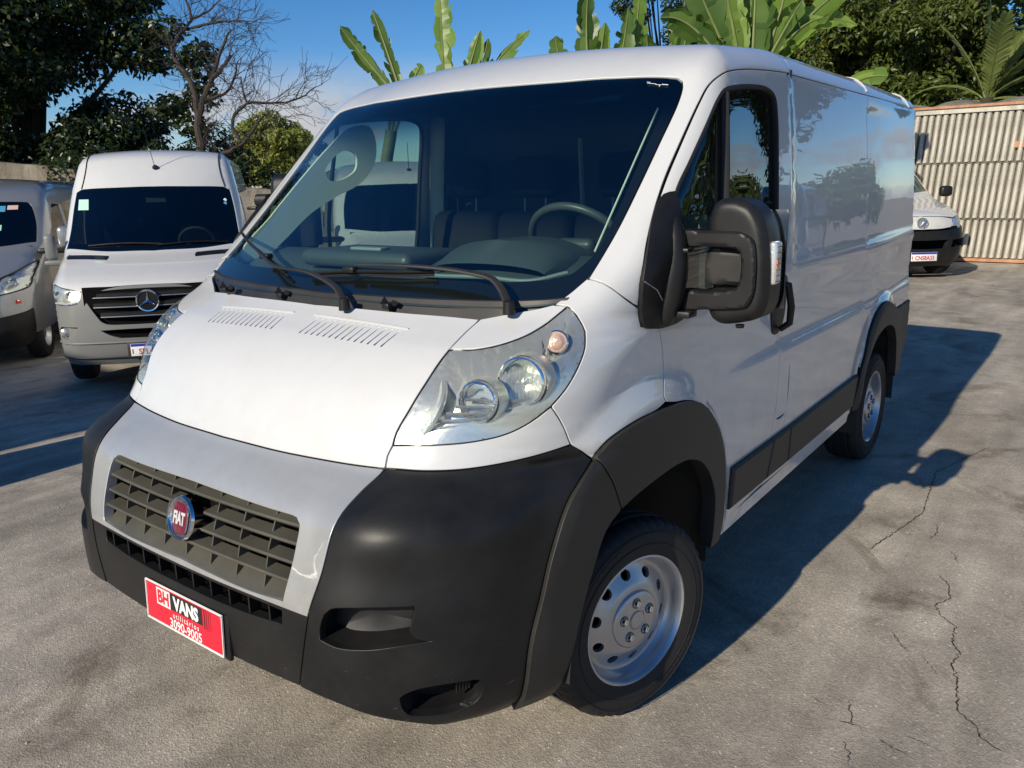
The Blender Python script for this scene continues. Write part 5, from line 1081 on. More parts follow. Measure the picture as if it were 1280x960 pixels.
# ===== grey minibus at the left edge, and the white van seen through the cab =====
def mid_van(name,label,loc,rz,pm,stickers,flip=None,light=False,group=None):
    V=thing(name,label,'van',loc,math.radians(rz),group)
    sk=make_phi(([.15,.35,.5,.7,.95,1.05,1.12,1.2,1.32,1.42,1.5,2.02,2.12,2.25,2.45],[-.2,-.05,.0,.0,-.03,-.08,-.17,-.36,-.72,-1.0,-1.12,-1.66,-1.78,-2.05,-2.5]),
        ([.2,1.0,1.3,2.0,2.4],[.08,.09,.10,.08,.07]),([.15,.5,1.0,1.4,1.6,2.05,2.3],[.93,1.0,1.02,1.02,1.01,.94,.87]),([.2,1.0,1.3,1.5,2.4],[.28,.26,.20,.08,.08]),2.36,.07,5.6,.05,r_front=.14,r_side=.15)
    WL=[(0,1.46),(.5,1.465),(.90,1.50)]; 
    ws=two([(PF(sk,WL),1),(PF(sk,[(.90,1.50),(.875,1.75),(.80,1.98)]),1),(PF(sk,[(.80,1.98),(.76,2.02)]),1),(PF(sk,[(.76,2.02),(.4,2.035),(0,2.04)]),1)])
    fr=two([(PF(sk,[(0,1.52),(.5,1.525),(.84,1.56)]),0),(PF(sk,[(.84,1.56),(.81,1.8),(.74,1.97)]),0),(PF(sk,[(.74,1.97),(.4,2.0),(0,2.005)]),0)])
    front_glass(sk,V,ws,fr)
    lamp=[(.44,1.00),(.62,1.09),(.80,1.17),(.93,1.26),(.965,1.27),(.975,1.10),(.965,1.0),(.85,.955),(.62,.92),(.50,.92)]
    he=[(0,1.05),(.25,1.04),(.44,1.0)]
    hood=two([(PF(sk,he),1),(PF(sk,[(.44,1.0),(.62,1.09),(.80,1.17),(.93,1.26)]),1),([sk.pf(.93,1.26),sk.ps(-1.0,1.36),sk.ps(-1.52,1.47)],0),([sk.ps(-1.52,1.47),sk.pf(.90,1.50)],0),(PF(sk,rev(WL)),1)])
    patch('hood',pm,V,sk,[hood],(1,0,.9),mirror=False,h=.07,ds=.05)
    nose=two([(PF(sk,he),1),(PF(sk,[(.44,1.0),(.50,.92),(.62,.92),(.85,.955),(.965,1.0)]),1),([sk.pf(.965,1.0),sk.ps(-.45,1.02)],1),(PS(sk,[(-.45,1.02),(-.47,.72)]),0),([sk.ps(-.47,.72)]+PF(sk,[(.93,.70),(.7,.66),(.4,.62),(0,.62)]),1)])
    gr=two([(PF(sk,[(0,.99),(.40,.97)]),0),(PF(sk,[(.40,.97),(.44,.85),(.36,.70)]),0),(PF(sk,[(.36,.70),(0,.69)]),0)])
    patch('front_panel',pm,V,sk,[nose,gr],(1,0,.15),mirror=False,h=.06,ds=.05)
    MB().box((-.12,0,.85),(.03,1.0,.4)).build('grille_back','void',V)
    for z in (.93,.85,.77): MB().tube([(sk.pf(y,z)[0]-.005,y,z) for y in np.linspace(-.41,.41,9)],.014,6).build('grille_bar','black_plastic',V)
    bp=two([([*PF(sk,[(0,.62),(.4,.62),(.7,.66),(.93,.70)]),sk.ps(-.47,.72)],1),(PS(sk,[(-.47,.72),(-.50,.36)]),0),([sk.ps(-.50,.36)]+PF(sk,[(.9,.30),(.5,.28),(0,.28)]),0)])
    patch('bumper','black_plastic',V,sk,[bp],(1,0,.1),mirror=False,h=.06,ds=.05,off=.008)
    LP=[(PF(sk,lamp[:4]),0),(PF(sk,lamp[3:5]),0),(PF(sk,lamp[4:7]),0),(PF(sk,lamp[6:]+lamp[:1]),0)]
    patch('headlight_lens','lens_clear',V,sk,[LP],(1,.6,.2),h=.05,flange=0,off=-.001)
    patch('headlight_reflector','bright_reflector',V,sk,[LP],(1,.6,.2),h=.022,flange=0,disp=lambda v:-.006-.025*np.abs(np.sin(v[:,1]*30)*np.sin(v[:,2]*36)))
    for s in (1,-1):
        Q=sk.snap(cr_curve(PF(sk,lamp),.04,True)); MB().tube((Q-sk.grad(Q)*.003)*np.array([1,s,1]),.009,6,closed=True).build('headlight_gasket','black_plastic',V)
        for yy,zz in ((.66,1.0),(.82,1.06)): 
            c=sk.pf(yy,zz); MB().lathe([(.062,-.02),(.058,.0),(.045,-.02),(.001,-.03)],20,'X',(c[0]-.03,s*yy,zz)).build('lamp_bowl','chrome',V)
    wind=[(-1.72,1.42),(-2.6,1.42),(-2.6,1.98),(-2.25,2.0),(-1.98,1.86),(-1.76,1.60)]
    side=[(PS(sk,[(-1.52,1.47),(-1.78,1.80),(-1.98,2.02)]),0),([sk.ps(-1.98,2.02),sk.ps(-2.4,2.16)],0),(PS(sk,[(-2.4,2.16),(-5.5,2.16)]),0),(PS(sk,[(-5.5,2.16),(-5.5,.45)]),0),(PS(sk,[(-5.5,.45),(-.50,.40)]),0),(PS(sk,[(-.50,.40),(-.47,.72),(-.45,1.02)]),0),([sk.ps(-.45,1.02),sk.pf(.965,1.0)],1),(PF(sk,[(.965,1.0),(.975,1.10),(.965,1.27),(.93,1.26)]),1),([sk.pf(.93,1.26),sk.ps(-1.0,1.36),sk.ps(-1.52,1.47)],0)]
    w2=[(-2.74,1.42),(-4.0,1.42),(-4.0,2.0),(-2.74,2.0)]
    patch('body_side',pm,V,sk,[side,lp(PS(sk,wind)),lp(PS(sk,w2))],(.2,1,.1),h=.12,ds=.07)
    patch('side_window','tinted_glass',V,sk,[lp(PS(sk,wind))],(0,1,.1),h=.2,off=-.012,flange=0); patch('side_window','tinted_glass',V,sk,[lp(PS(sk,w2))],(0,1,.1),h=.2,off=-.012,flange=0)
    half=[(PF(sk,[(0,2.04),(.4,2.035),(.76,2.02)]),1),(PF(sk,[(.76,2.02),(.80,1.98),(.875,1.75),(.90,1.50)]),1),([sk.pf(.90,1.50),sk.ps(-1.52,1.47)],0),(PS(sk,[(-1.52,1.47),(-1.78,1.80),(-1.98,2.02)]),0),([sk.ps(-1.98,2.02),sk.ps(-2.4,2.16)],0),(PS(sk,[(-2.4,2.16),(-5.5,2.16)]),0),([sk.ps(-5.5,2.16),(-5.52,.5,2.33),(-5.52,0,2.35)],0),([(-5.52,0,2.35),sk.pf(0,2.04)],0)]
    patch('roof',pm,V,sk,[half],(.5,.7,.9),h=.10,ds=.06)
    MB().box((-5.56,0,1.3),(.04,1.7,1.7)).build('rear_door',pm,V)
    c=sk.pf(.05,2.215); b=MB(); b.lathe([(.03,-.01),(.028,.02),(.001,.03)],14,'Z',c); b.build('aerial_base','black_plastic',V); b=MB(); b.tube([c,(c[0]-.03,c[1]-.0,c[2]+.36)],.004,6); b.build('aerial_rod','black_plastic',V)
    for (y0,y1,z0,z1,m_) in stickers: patch('window_sticker',m_,V,sk,[lp(PF(sk,[(y0,z0),(y1,z0),(y1,z1),(y0,z1)]))],(1,0,.5),mirror=False,h=.1,off=.003,flange=0)
    b=MB(); b.box((-1.5,0,1.40),(.5,1.7,.12)); b.build('dashboard','dash_plastic',V); MB().box((-2.9,0,1.35),(.05,1.6,1.3)).build('bulkhead','void',V)
    for y in (.45,-.45): MB().bbox((-2.35,y,1.4),(.15,.5,.7),.06).build('seat_back','seat_fabric',V)
    for s in (1,-1):
        b=MB(); b.bbox((-1.30,1.26*s,1.55),(.13,.17,.30),.06,seg=3); b.build('mirror_housing',pm,V); b=MB(); b.bbox((-1.27,1.14*s,1.38),(.13,.42,.07),.03); b.build('mirror_arm','black_plastic',V)
        for xx in (-.98,-4.3): simple_wheel(None,V,(xx,.86*s,.34),side=s)
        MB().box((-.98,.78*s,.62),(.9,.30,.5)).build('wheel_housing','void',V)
        if pm=='grey_paint': 
            c=sk.pf(.86*s,.83); MB().bbox((c[0]+.004,c[1],c[2]),(.03,.09,.045),.006,R=rot('Z',-25*s)).build('tow_cover','red_lens',V)
    MB().box((-2.9,0,.48),(4.6,1.5,.12)).build('underbody','void',V)
    return V
paint('grey_paint',(.34,.35,.36),rough=.3,metal=.5,wav=.1)
mid_van('minibus','silver grey minibus at the left edge with stickers on its windscreen',(-2.27,-9.15,-.42),53,'grey_paint',[(.28,.42,1.94,1.985,'sticker_green'),(.44,.52,1.90,1.975,'sticker_blue'),(.54,.66,1.925,1.98,'sticker_pink'),(.40,.50,1.66,1.73,'sticker_green')])
mid_van('white_van','white van parked behind the cargo van, seen through its cab windows',(-5.75,-4.2,-.30),53,'white_paint',[])
# ===== small white van with a black bumper by the gate =====
def compact_van():
    V=thing('compact_van','small white van with black bumper and lion badge parked by the slatted gate','van',(-13.75,-.60,0),math.radians(40)); V.scale=(1.1,1.1,1.1)
    sk=make_phi(([.15,.3,.45,.65,.75,.85,.92,.97,1.02,1.12,1.22,1.30,1.75,1.9],[-.22,-.05,.0,.0,-.03,-.06,-.09,-.14,-.26,-.62,-.98,-1.12,-1.75,-2.05]),
        ([.2,.8,1.2,1.8],[.11,.13,.12,.08]),([.15,.5,.9,1.2,1.35,1.8],[.80,.87,.88,.86,.82,.70]),([.2,.8,1.1,1.3,1.8],[.24,.22,.16,.10,.10]),1.86,.06,4.1,.02,r_front=.12,r_side=.12)
    ws=two([(PF(sk,[(0,1.275),(.4,1.28),(.74,1.30)]),1),(PF(sk,[(.74,1.30),(.70,1.55),(.63,1.72)]),1),(PF(sk,[(.63,1.72),(.3,1.75),(0,1.755)]),1)])
    patch('windscreen','grey_glass',V,sk,[ws],(1,0,.6),mirror=False,h=.1,off=-.003,flange=0,ds=.06)
    he=[(0,.955),(.3,.948),(.55,.925)]; lamp=[(.55,.925),(.66,.955),(.76,.985),(.83,.99),(.845,.86),(.80,.785),(.66,.765),(.57,.775)]
    hood=two([(PF(sk,he),1),(PF(sk,lamp[:4]),1),([sk.pf(.83,.99),sk.ps(-.85,1.13),sk.ps(-1.45,1.25)],0),([sk.ps(-1.45,1.25),sk.pf(.74,1.30)],0),(PF(sk,[(.74,1.30),(.4,1.28),(0,1.275)]),0)])
    patch('hood','white_paint',V,sk,[hood],(1,0,.9),mirror=False,h=.06,ds=.05)
    bar=two([(PF(sk,he[:2]+[(.53,.915)]),1),(PF(sk,[(.53,.915),(.55,.79)]),0),(PF(sk,[(.55,.79),(.3,.765),(0,.76)]),1)])
    patch('grille_bar','white_paint',V,sk,[bar],(1,0,.3),mirror=False,h=.05,ds=.05,off=-.01)
    bp=two([(PF(sk,[(0,.73),(.3,.735),(.55,.755),(.80,.775)]),1),([sk.pf(.80,.775),sk.ps(-.5,.80)],1),(PS(sk,[(-.5,.80),(-.5,.36)]),0),([sk.ps(-.5,.36)]+PF(sk,[(.75,.24),(.4,.22),(0,.22)]),0)])
    ik=two([(PF(sk,[(0,.60),(.42,.605)]),0),(PF(sk,[(.42,.605),(.36,.47)]),0),(PF(sk,[(.36,.47),(0,.465)]),0)])
    fi=[(.50,.60),(.78,.62),(.76,.50),(.47,.48)]
    patch('bumper','black_plastic',V,sk,[bp,ik,lp(PF(sk,fi)),lp(PF(sk,m2(fi)))],(1,0,.1),mirror=False,h=.05,ds=.05,off=.025,flange=.05)
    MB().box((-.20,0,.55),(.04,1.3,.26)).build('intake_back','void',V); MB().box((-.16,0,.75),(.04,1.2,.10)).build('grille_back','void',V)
    LP=[(PF(sk,lamp[:4]),0),(PF(sk,lamp[3:5]),0),(PF(sk,lamp[4:]+lamp[:1]),0)]
    patch('headlight_lens','lens_clear',V,sk,[LP],(1,.6,.2),h=.05,flange=0,off=-.001)
    patch('headlight_reflector','bright_reflector',V,sk,[LP],(1,.6,.2),h=.022,flange=0,disp=lambda v:-.006-.025*np.abs(np.sin(v[:,1]*30)*np.sin(v[:,2]*36)))
    c=sk.pf(0,.86); M=emblem_disc(V,(c[0]+.01,0,.85),.085,'wheel_silver','wheel_silver')
    b=MB(); b.tube([(.016,-.04,-.045),(.02,-.01,-.02),(.022,.015,.02),(.02,.0,.05)],[.010,.016,.018,.012],8); b.tube([(.02,.01,.0),(.022,.045,-.015)],[.012,.008],6); b.tube([(.02,.01,.02),(.022,.05,.03)],[.010,.007],6); b.tube([(.02,-.01,-.02),(.02,.02,-.055)],[.012,.008],6); b.build('emblem_beast','chrome',V,M)
    br_plate(V,(sk.pf(-.02,.36)[0]+.045,.03,.36),'CNS8A33')
    side=[(PS(sk,[(-1.45,1.25),(-1.76,1.55),(-2.02,1.72)]),0),(PS(sk,[(-2.02,1.72),(-4.0,1.72)]),0),(PS(sk,[(-4.0,1.72),(-4.0,.36)]),0),(PS(sk,[(-4.0,.36),(-.5,.36)]),0),(PS(sk,[(-.5,.36),(-.5,.80)]),0),([sk.ps(-.5,.80),sk.pf(.80,.785)],0),(PF(sk,[(.80,.785),(.845,.86),(.83,.99)]),1),([sk.pf(.83,.99),sk.ps(-.85,1.13),sk.ps(-1.45,1.25)],0)]
    wind=[(-1.62,1.20),(-2.4,1.20),(-2.4,1.62),(-2.15,1.62),(-1.86,1.45)]
    patch('body_side','white_paint',V,sk,[side,lp(PS(sk,wind))],(.2,1,.1),h=.12,ds=.07)
    patch('side_window','grey_glass',V,sk,[lp(PS(sk,wind))],(0,1,.1),h=.2,off=-.012,flange=0)
    half=[(PF(sk,[(0,1.755),(.3,1.75),(.63,1.72)]),1),(PF(sk,[(.63,1.72),(.70,1.55),(.74,1.30)]),1),([sk.pf(.74,1.30),sk.ps(-1.45,1.25)],0),(PS(sk,[(-1.45,1.25),(-1.76,1.55),(-2.02,1.72)]),0),(PS(sk,[(-2.02,1.72),(-4.0,1.72)]),0),([sk.ps(-4.0,1.72),(-4.04,.4,1.83),(-4.04,0,1.85)],0),([(-4.04,0,1.85),sk.pf(0,1.755)],0)]
    patch('roof','white_paint',V,sk,[half],(.5,.7,.9),h=.12,ds=.07)
    MB().box((-4.06,0,1.0),(.04,1.4,1.3)).build('rear_door','white_paint',V)
    MB().box((-1.45,0,1.20),(.5,1.4,.10)).build('dashboard','dash_plastic',V); MB().box((-2.6,0,1.2),(.05,1.4,1.0)).build('bulkhead','bulkhead_grey',V)
    for s in (1,-1):
        MB().bbox((-1.18,.98*s,1.30),(.12,.20,.17),.05,seg=3).build('mirror_housing','black_plastic',V)
        for xx in (-.85,-3.3): simple_wheel(None,V,(xx,.74*s,.31),R=.31,side=s)
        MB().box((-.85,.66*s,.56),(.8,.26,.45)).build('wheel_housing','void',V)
    MB().box((-2.1,0,.42),(3.4,1.2,.12)).build('underbody','void',V)
compact_van()
# ---------------- ground, walls, gate ----------------
def ground_z(x,y): return -.42*ss(-2.3,-6.6,y)+0*x
def ground():
    xs=np.unique(np.concatenate([np.linspace(-22,6,113),[-900,-300,-120,-60,-40,-30,10,20,40,100,300,900]])); ys=np.unique(np.concatenate([np.linspace(-16,8,97),[-900,-300,-100,-50,-30,-22,12,20,40,100,300,900]]))
    X,Y=np.meshgrid(xs,ys); Z=ground_z(X,Y)+.004*np.sin(X*1.7+Y*.6)*np.sin(Y*1.3)*(np.abs(X)<30); nx,ny=len(xs),len(ys)
    V=np.stack([X.ravel(),Y.ravel(),Z.ravel()],1); F=[(j*nx+i,j*nx+i+1,(j+1)*nx+i+1,(j+1)*nx+i) for j in range(ny-1) for i in range(nx-1)]
    m,nt,b=new_mat('asphalt'); N=nt.nodes.new; L=nt.links.new; tc=N('ShaderNodeTexCoord')
    def noise(s,d=4,r=.55,dist=0,loc=None):
        n=N('ShaderNodeTexNoise'); n.inputs['Scale'].default_value=s; n.inputs['Detail'].default_value=d; n.inputs['Roughness'].default_value=r; n.inputs['Distortion'].default_value=dist; L(tc.outputs['Object'],n.inputs['Vector']); return n
    def ramp(src,p0,c0,p1,c1,extra=()):
        r=N('ShaderNodeValToRGB'); e=r.color_ramp.elements; e[0].position=p0; e[0].color=(*c0,1); e[1].position=p1; e[1].color=(*c1,1)
        for p,c in extra: q=e.new(p); q.color=(*c,1)
        L(src,r.inputs[0]); return r
    def mix(f,a,bb,mode='MIX'):
        x=N('ShaderNodeMixRGB'); x.blend_type=mode
        if isinstance(f,float): x.inputs[0].default_value=f
        else: L(f,x.inputs[0])
        for k,v in ((1,a),(2,bb)):
            if isinstance(v,tuple): x.inputs[k].default_value=(*v,1)
            else: L(v,x.inputs[k])
        return x
    big=noise(.55,5,.6,.4); base=ramp(big.outputs[0],.28,(.365,.33,.28),.74,(.65,.592,.505))
    mid=noise(3.2,7,.65,.3); c1=mix(.55,base.outputs[0],ramp(mid.outputs[0],.32,(.55,.54,.53),.68,(1.25,1.24,1.2)).outputs[0],'MULTIPLY')
    # aggregate: pale and dark stones a few millimetres across
    v=N('ShaderNodeTexVoronoi'); v.inputs['Scale'].default_value=165; L(tc.outputs['Object'],v.inputs['Vector'])
    ag=ramp(v.outputs['Color'],.0,(.62,.61,.61),1.0,(2.0,1.95,1.85),[(.55,(.88,.88,.88)),(.88,(1.0,1,1))])
    c2=mix(.9,c1.outputs[0],ag.outputs[0],'MULTIPLY')
    v2=N('ShaderNodeTexVoronoi'); v2.inputs['Scale'].default_value=46; L(tc.outputs['Object'],v2.inputs['Vector'])
    fine=noise(95,4,.7); c3=mix(.5,c2.outputs[0],ramp(fine.outputs[0],.3,(.7,.7,.7),.7,(1.28,1.26,1.24)).outputs[0],'MULTIPLY')
    # reddish dust and dark oil patches
    n4=noise(1.1,6,.7,.8); oil=ramp(n4.outputs[0],.55,(0,0,0),.66,(1,1,1)); c4=mix(oil.outputs[0],c3.outputs[0],mix(1.0,c3.outputs[0],(.55,.53,.50),'MULTIPLY').outputs[0])
    # long soft streaks where vehicles turn
    mp=N('ShaderNodeMapping'); mp.inputs['Scale'].default_value=(.35,2.2,1); mp.inputs['Rotation'].default_value=(0,0,.35); L(tc.outputs['Object'],mp.inputs[0])
    st=N('ShaderNodeTexNoise'); st.inputs['Scale'].default_value=2.0; st.inputs['Detail'].default_value=5; L(mp.outputs[0],st.inputs['Vector'])
    c5=mix(.6,c4.outputs[0],ramp(st.outputs[0],.38,(.72,.71,.70),.62,(1.12,1.11,1.1)).outputs[0],'MULTIPLY')
    L(c5.outputs[0],b.inputs['Base Color']); b.inputs['Roughness'].default_value=.88; b.inputs['Specular IOR Level'].default_value=.25
    # relief
    a1=N('ShaderNodeMath'); a1.operation='MULTIPLY'; a1.inputs[1].default_value=.7; L(v.outputs['Distance'],a1.inputs[0])
    a2=N('ShaderNodeMath'); a2.operation='ADD'; L(a1.outputs[0],a2.inputs[0]); L(fine.outputs[0],a2.inputs[1])
    bp=N('ShaderNodeBump'); bp.inputs['Strength'].default_value=.5; bp.inputs['Distance'].default_value=.004; L(a2.outputs[0],bp.inputs['Height'])
    bp2=N('ShaderNodeBump'); bp2.inputs['Strength'].default_value=.16; bp2.inputs['Distance'].default_value=.05; L(mid.outputs[0],bp2.inputs['Height']); L(bp.outputs[0],bp2.inputs['Normal']); L(bp2.outputs[0],b.inputs['Normal'])
    o=link('ground',mesh('ground',V,F),None,'asphalt'); o['kind']='structure'
ground()
def cracks():
    simple('crack_dark',(.035,.03,.025),.95)
    CR=[([(-2.52,1.605),(-2.44,1.66),(-2.321,1.689),(-2.228,1.65),(-2.146,1.679),(-2.093,1.744),(-1.961,1.751),(-1.9,1.786),(-1.806,1.771),(-1.731,1.803),(-1.627,1.815),(-1.522,1.839),(-1.477,1.891),(-1.418,1.917),(-1.393,1.956),(-1.389,1.992)],.0042),
    ([(-1.913,1.552),(-1.835,1.601),(-1.804,1.635)],.0026),([(-1.333,1.422),(-1.323,1.447),(-1.317,1.47)],.003),([(-1.244,1.65),(-1.218,1.699),(-1.204,1.751)],.0026),([(-1.394,1.535),(-1.35,1.54),(-1.308,1.559),(-1.253,1.574)],.0028),
    ([(-1.243,1.525),(-1.261,1.562),(-1.267,1.593),(-1.243,1.615)],.0028),([(-1.172,1.569),(-1.109,1.606),(-1.058,1.615)],.0025),([(-2.798,1.614),(-2.736,1.645),(-2.681,1.659)],.003),([(-3.087,1.502),(-2.987,1.525),(-2.884,1.508)],.003),([(-1.29,1.714),(-1.296,1.766),(-1.276,1.822)],.002),([(-1.804,1.68),(-1.706,1.741)],.002),
    ([(.25,.35),(.22,.37),(.20,.36)],.003),([(-.95,-1.9),(-.9,-1.84),(-.93,-1.8)],.004),([(-2.6,1.30),(-3.2,1.42),(-3.9,1.36),(-4.6,1.55)],.004)]
    rg=random.Random(3); b=MB()
    for P,w in CR:
        P=[np.array(p) for p in P]; Q=[]
        for a,c in zip(P[:-1],P[1:]):
            L=np.linalg.norm(c-a); k=max(2,int(L/.009)); nrm=np.array([-(c-a)[1],(c-a)[0]])/L
            for i in range(k): t=i/k; Q.append(a+(c-a)*t+nrm*(rg.gauss(0,.0032) if i else 0))
        Q.append(P[-1]); n=len(Q); V=[]
        for i,q in enumerate(Q):
            t=Q[min(i+1,n-1)]-Q[max(i-1,0)]; t=t/np.linalg.norm(t); nn=np.array([-t[1],t[0]]); ww=w*.5*min(1,min(i,n-1-i)/4+.15)*rg.uniform(.35,1.5)
            z=float(ground_z(q[0],q[1]))+.004*math.sin(q[0]*1.7+q[1]*.6)*math.sin(q[1]*1.3)+.0035
            for s in (1,-1): p=q+nn*ww*s; V.append((p[0],p[1],z))
        b.add(V,[(2*i,2*i+1,2*i+3,2*i+2) for i in range(n-1)])
    # crumbs and pits
    o=b.build('ground_crack','crack_dark'); o['kind']='structure'
    simple('pebble_stone',(.36,.33,.28),.9,noise=.3,nscale=60)
    b=MB(); 
    for k in range(900):
        x=rg.uniform(-3.4,1.4); y=rg.uniform(-3.0,2.6); r=rg.uniform(.0015,.0042) if rg.random()<.9 else rg.uniform(.005,.008)
        z=float(ground_z(x,y))+.004*math.sin(x*1.7+y*.6)*math.sin(y*1.3)
        a=rg.uniform(0,3); c,s_=math.cos(a)*r,math.sin(a)*r
        b.add([(x+c,y+s_,z),(x-s_,y+c,z),(x-c,y-s_,z),(x+s_,y-c,z),(x,y,z+r*.9)],[(0,1,4),(1,2,4),(2,3,4),(3,0,4)])
    o=b.build('loose_grit','pebble_stone'); o['kind']='stuff'
cracks()
def conc(name,c0,c1,scale=3):
    m,nt,b=new_mat(name); N=nt.nodes.new; L=nt.links.new; tc=N('ShaderNodeTexCoord')
    n=N('ShaderNodeTexNoise'); n.inputs['Scale'].default_value=scale; n.inputs['Detail'].default_value=10; n.inputs['Roughness'].default_value=.72; mp=N('ShaderNodeMapping'); mp.inputs['Scale'].default_value=(1,1,.45); L(tc.outputs['Object'],mp.inputs[0]); L(mp.outputs[0],n.inputs['Vector'])
    r=N('ShaderNodeValToRGB'); r.color_ramp.elements[0].position=.33; r.color_ramp.elements[0].color=(*c0,1); r.color_ramp.elements[1].position=.68; r.color_ramp.elements[1].color=(*c1,1); L(n.outputs[0],r.inputs[0]); L(r.outputs[0],b.inputs['Base Color']); b.inputs['Roughness'].default_value=.92
    n2=N('ShaderNodeTexNoise'); n2.inputs['Scale'].default_value=40; n2.inputs['Detail'].default_value=6; L(tc.outputs['Object'],n2.inputs['Vector']); bp=N('ShaderNodeBump'); bp.inputs['Strength'].default_value=.7; bp.inputs['Distance'].default_value=.02; L(n2.outputs[0],bp.inputs['Height']); L(bp.outputs[0],b.inputs['Normal'])
conc('old_concrete',(.09,.075,.055),(.34,.30,.235)); conc('gate_cream',(.42,.395,.34),(.72,.695,.61),5); conc('rust_paint',(.42,.17,.08),(.58,.36,.24),6); conc('grey_beam',(.10,.09,.075),(.24,.21,.17),7); conc('hillside_earth',(.06,.055,.03),(.14,.12,.07))
def left_wall():
    W_=thing('concrete_wall','rough weathered concrete wall behind the parked vans on the left','wall',(-4.7,-11.7,-.45))
    A=Vector((-4.2,-20.4,0)); B_=Vector((-12.6,-8.5,0)); d=(B_-A); Ln=d.length; d.normalize(); nrm=Vector((d.y,-d.x,0))
    b=MB(); n=60; V=[]
    rg=random.Random(5)
    for k in range(n+1):
        t=k/n*Ln; p=A+d*t; top=max(1.25,2.87-.1235*t)+.012*rg.uniform(-1,1); q=p-Vector((-4.7,-11.7,-.45))
        for (o_,z) in ((0,-.6),(0,top),(.2,top+.012),(.2,-.6)): 
            pp=q-nrm*o_; V.append((pp.x,pp.y,z+.45 if z>0 else z))
    b.add(V,[(k*4+j,k*4+j+1,(k+1)*4+j+1,(k+1)*4+j) for k in range(n) for j in range(3)]); b.build('wall_face','old_concrete',W_)
left_wall()
def gate():
    X=-17.4
    G=thing('slatted_gate','tall cream slatted metal gate with rusty orange rails at the right','gate',(X,1.0,0))
    # three tiers of upright channel slats, each a part
    tiers=[(.10,.83,0),(.87,1.91,1),(1.95,2.86,2)]; pitch=.124; rg=random.Random(9); meshes=[]
    for (z0,z1,k) in tiers:
        h=z1-z0; lean=.055*h; b=MB(); w=.092
        prof=[(-w/2,0),(-w/2+.012,.030),(-.020,.052),(.020,.052),(w/2-.012,.030),(w/2,0)]
        V=[(x,y,0) for y,x in prof]+[(x,y+lean,h) for y,x in prof]; n=6
        b.add(V,[(i,i+1,n+i+1,n+i) for i in range(n-1)]); o=b.build('slat','gate_cream'); meshes.append((o.data,z0)); bpy.data.objects.remove(o)
    for me,z0 in meshes:
        for i in range(-29,3):
            o=bpy.data.objects.new('slat',me); COL.objects.link(o); o.parent=G; o.location=(rg.uniform(-.004,.004),i*pitch+rg.uniform(-.004,.004),z0); o.rotation_euler=(rg.uniform(-.004,.004),rg.uniform(-.006,.006),rg.uniform(-.05,.05))
    for z,hh,m_ in ((.85,.035,'grey_beam'),(1.93,.035,'grey_beam')):
        MB().box((-.01,-1.66,z),(.045,3.95,hh)).build('rail',m_,G)
    MB().box((.0,-1.66,2.93),(.09,3.95,.10)).build('rail','gate_cream',G); MB().box((.02,-1.66,3.0),(.13,3.95,.045)).build('rail','rust_paint',G); MB().box((.0,-1.66,.05),(.07,3.95,.06)).build('rail','rust_paint',G)
    MB().box((.045,-.72,2.25),(.008,.30,.12)).build('rust_patch','rust_paint',G)
    MB().box((-.05,-1.66,1.45),(.02,3.95,2.8)).build('backing_sheet','grey_beam',G)
    R=thing('retaining_wall','stained concrete wall top showing above the slatted gate','wall',(X-.5,1,0))
    b=MB(); V=[]; n=40
    for k in range(n+1):
        y=-9+9.3*k/n; t=3.05+.015*y*0+.05*math.sin(k*1.3)+.02*rg.uniform(-1,1)
        V+=[(.25,y,-.2),(.25,y,t),(-.4,y,t+.10),(-.4,y,-.2)]
    b.add(V,[(k*4+j,k*4+j+1,(k+1)*4+j+1,(k+1)*4+j) for k in range(n) for j in range(3)]); b.build('wall_face','old_concrete',R)
gate()
# ---------------- plants ----------------
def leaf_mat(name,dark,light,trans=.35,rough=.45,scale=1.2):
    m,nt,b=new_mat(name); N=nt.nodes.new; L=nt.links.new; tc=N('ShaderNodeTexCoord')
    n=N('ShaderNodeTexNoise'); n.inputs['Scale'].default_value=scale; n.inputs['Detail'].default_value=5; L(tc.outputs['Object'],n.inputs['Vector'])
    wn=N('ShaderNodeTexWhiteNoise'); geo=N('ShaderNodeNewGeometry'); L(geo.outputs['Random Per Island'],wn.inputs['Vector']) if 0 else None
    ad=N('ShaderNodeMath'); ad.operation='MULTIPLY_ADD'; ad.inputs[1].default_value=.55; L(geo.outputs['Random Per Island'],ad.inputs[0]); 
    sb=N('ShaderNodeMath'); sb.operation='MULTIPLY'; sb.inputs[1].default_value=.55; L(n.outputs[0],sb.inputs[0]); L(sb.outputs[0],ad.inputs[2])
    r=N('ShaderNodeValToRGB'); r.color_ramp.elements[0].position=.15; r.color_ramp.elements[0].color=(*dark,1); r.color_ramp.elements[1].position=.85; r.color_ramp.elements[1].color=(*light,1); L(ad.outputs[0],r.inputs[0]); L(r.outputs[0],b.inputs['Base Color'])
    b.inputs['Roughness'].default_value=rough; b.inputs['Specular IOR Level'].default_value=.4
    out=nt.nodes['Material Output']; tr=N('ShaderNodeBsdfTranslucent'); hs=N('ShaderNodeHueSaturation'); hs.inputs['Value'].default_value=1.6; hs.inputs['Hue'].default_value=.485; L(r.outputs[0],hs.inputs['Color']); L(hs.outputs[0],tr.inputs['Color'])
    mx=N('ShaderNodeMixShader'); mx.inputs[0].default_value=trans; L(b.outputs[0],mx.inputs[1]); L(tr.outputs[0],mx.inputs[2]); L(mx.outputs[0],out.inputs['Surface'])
leaf_mat('leaf_dark',(.012,.022,.008),(.045,.070,.018),.22,.35)
leaf_mat('leaf_mid',(.028,.05,.012),(.15,.19,.04),.3,.4)
leaf_mat('leaf_yellow',(.10,.15,.03),(.36,.38,.09),.35,.5)
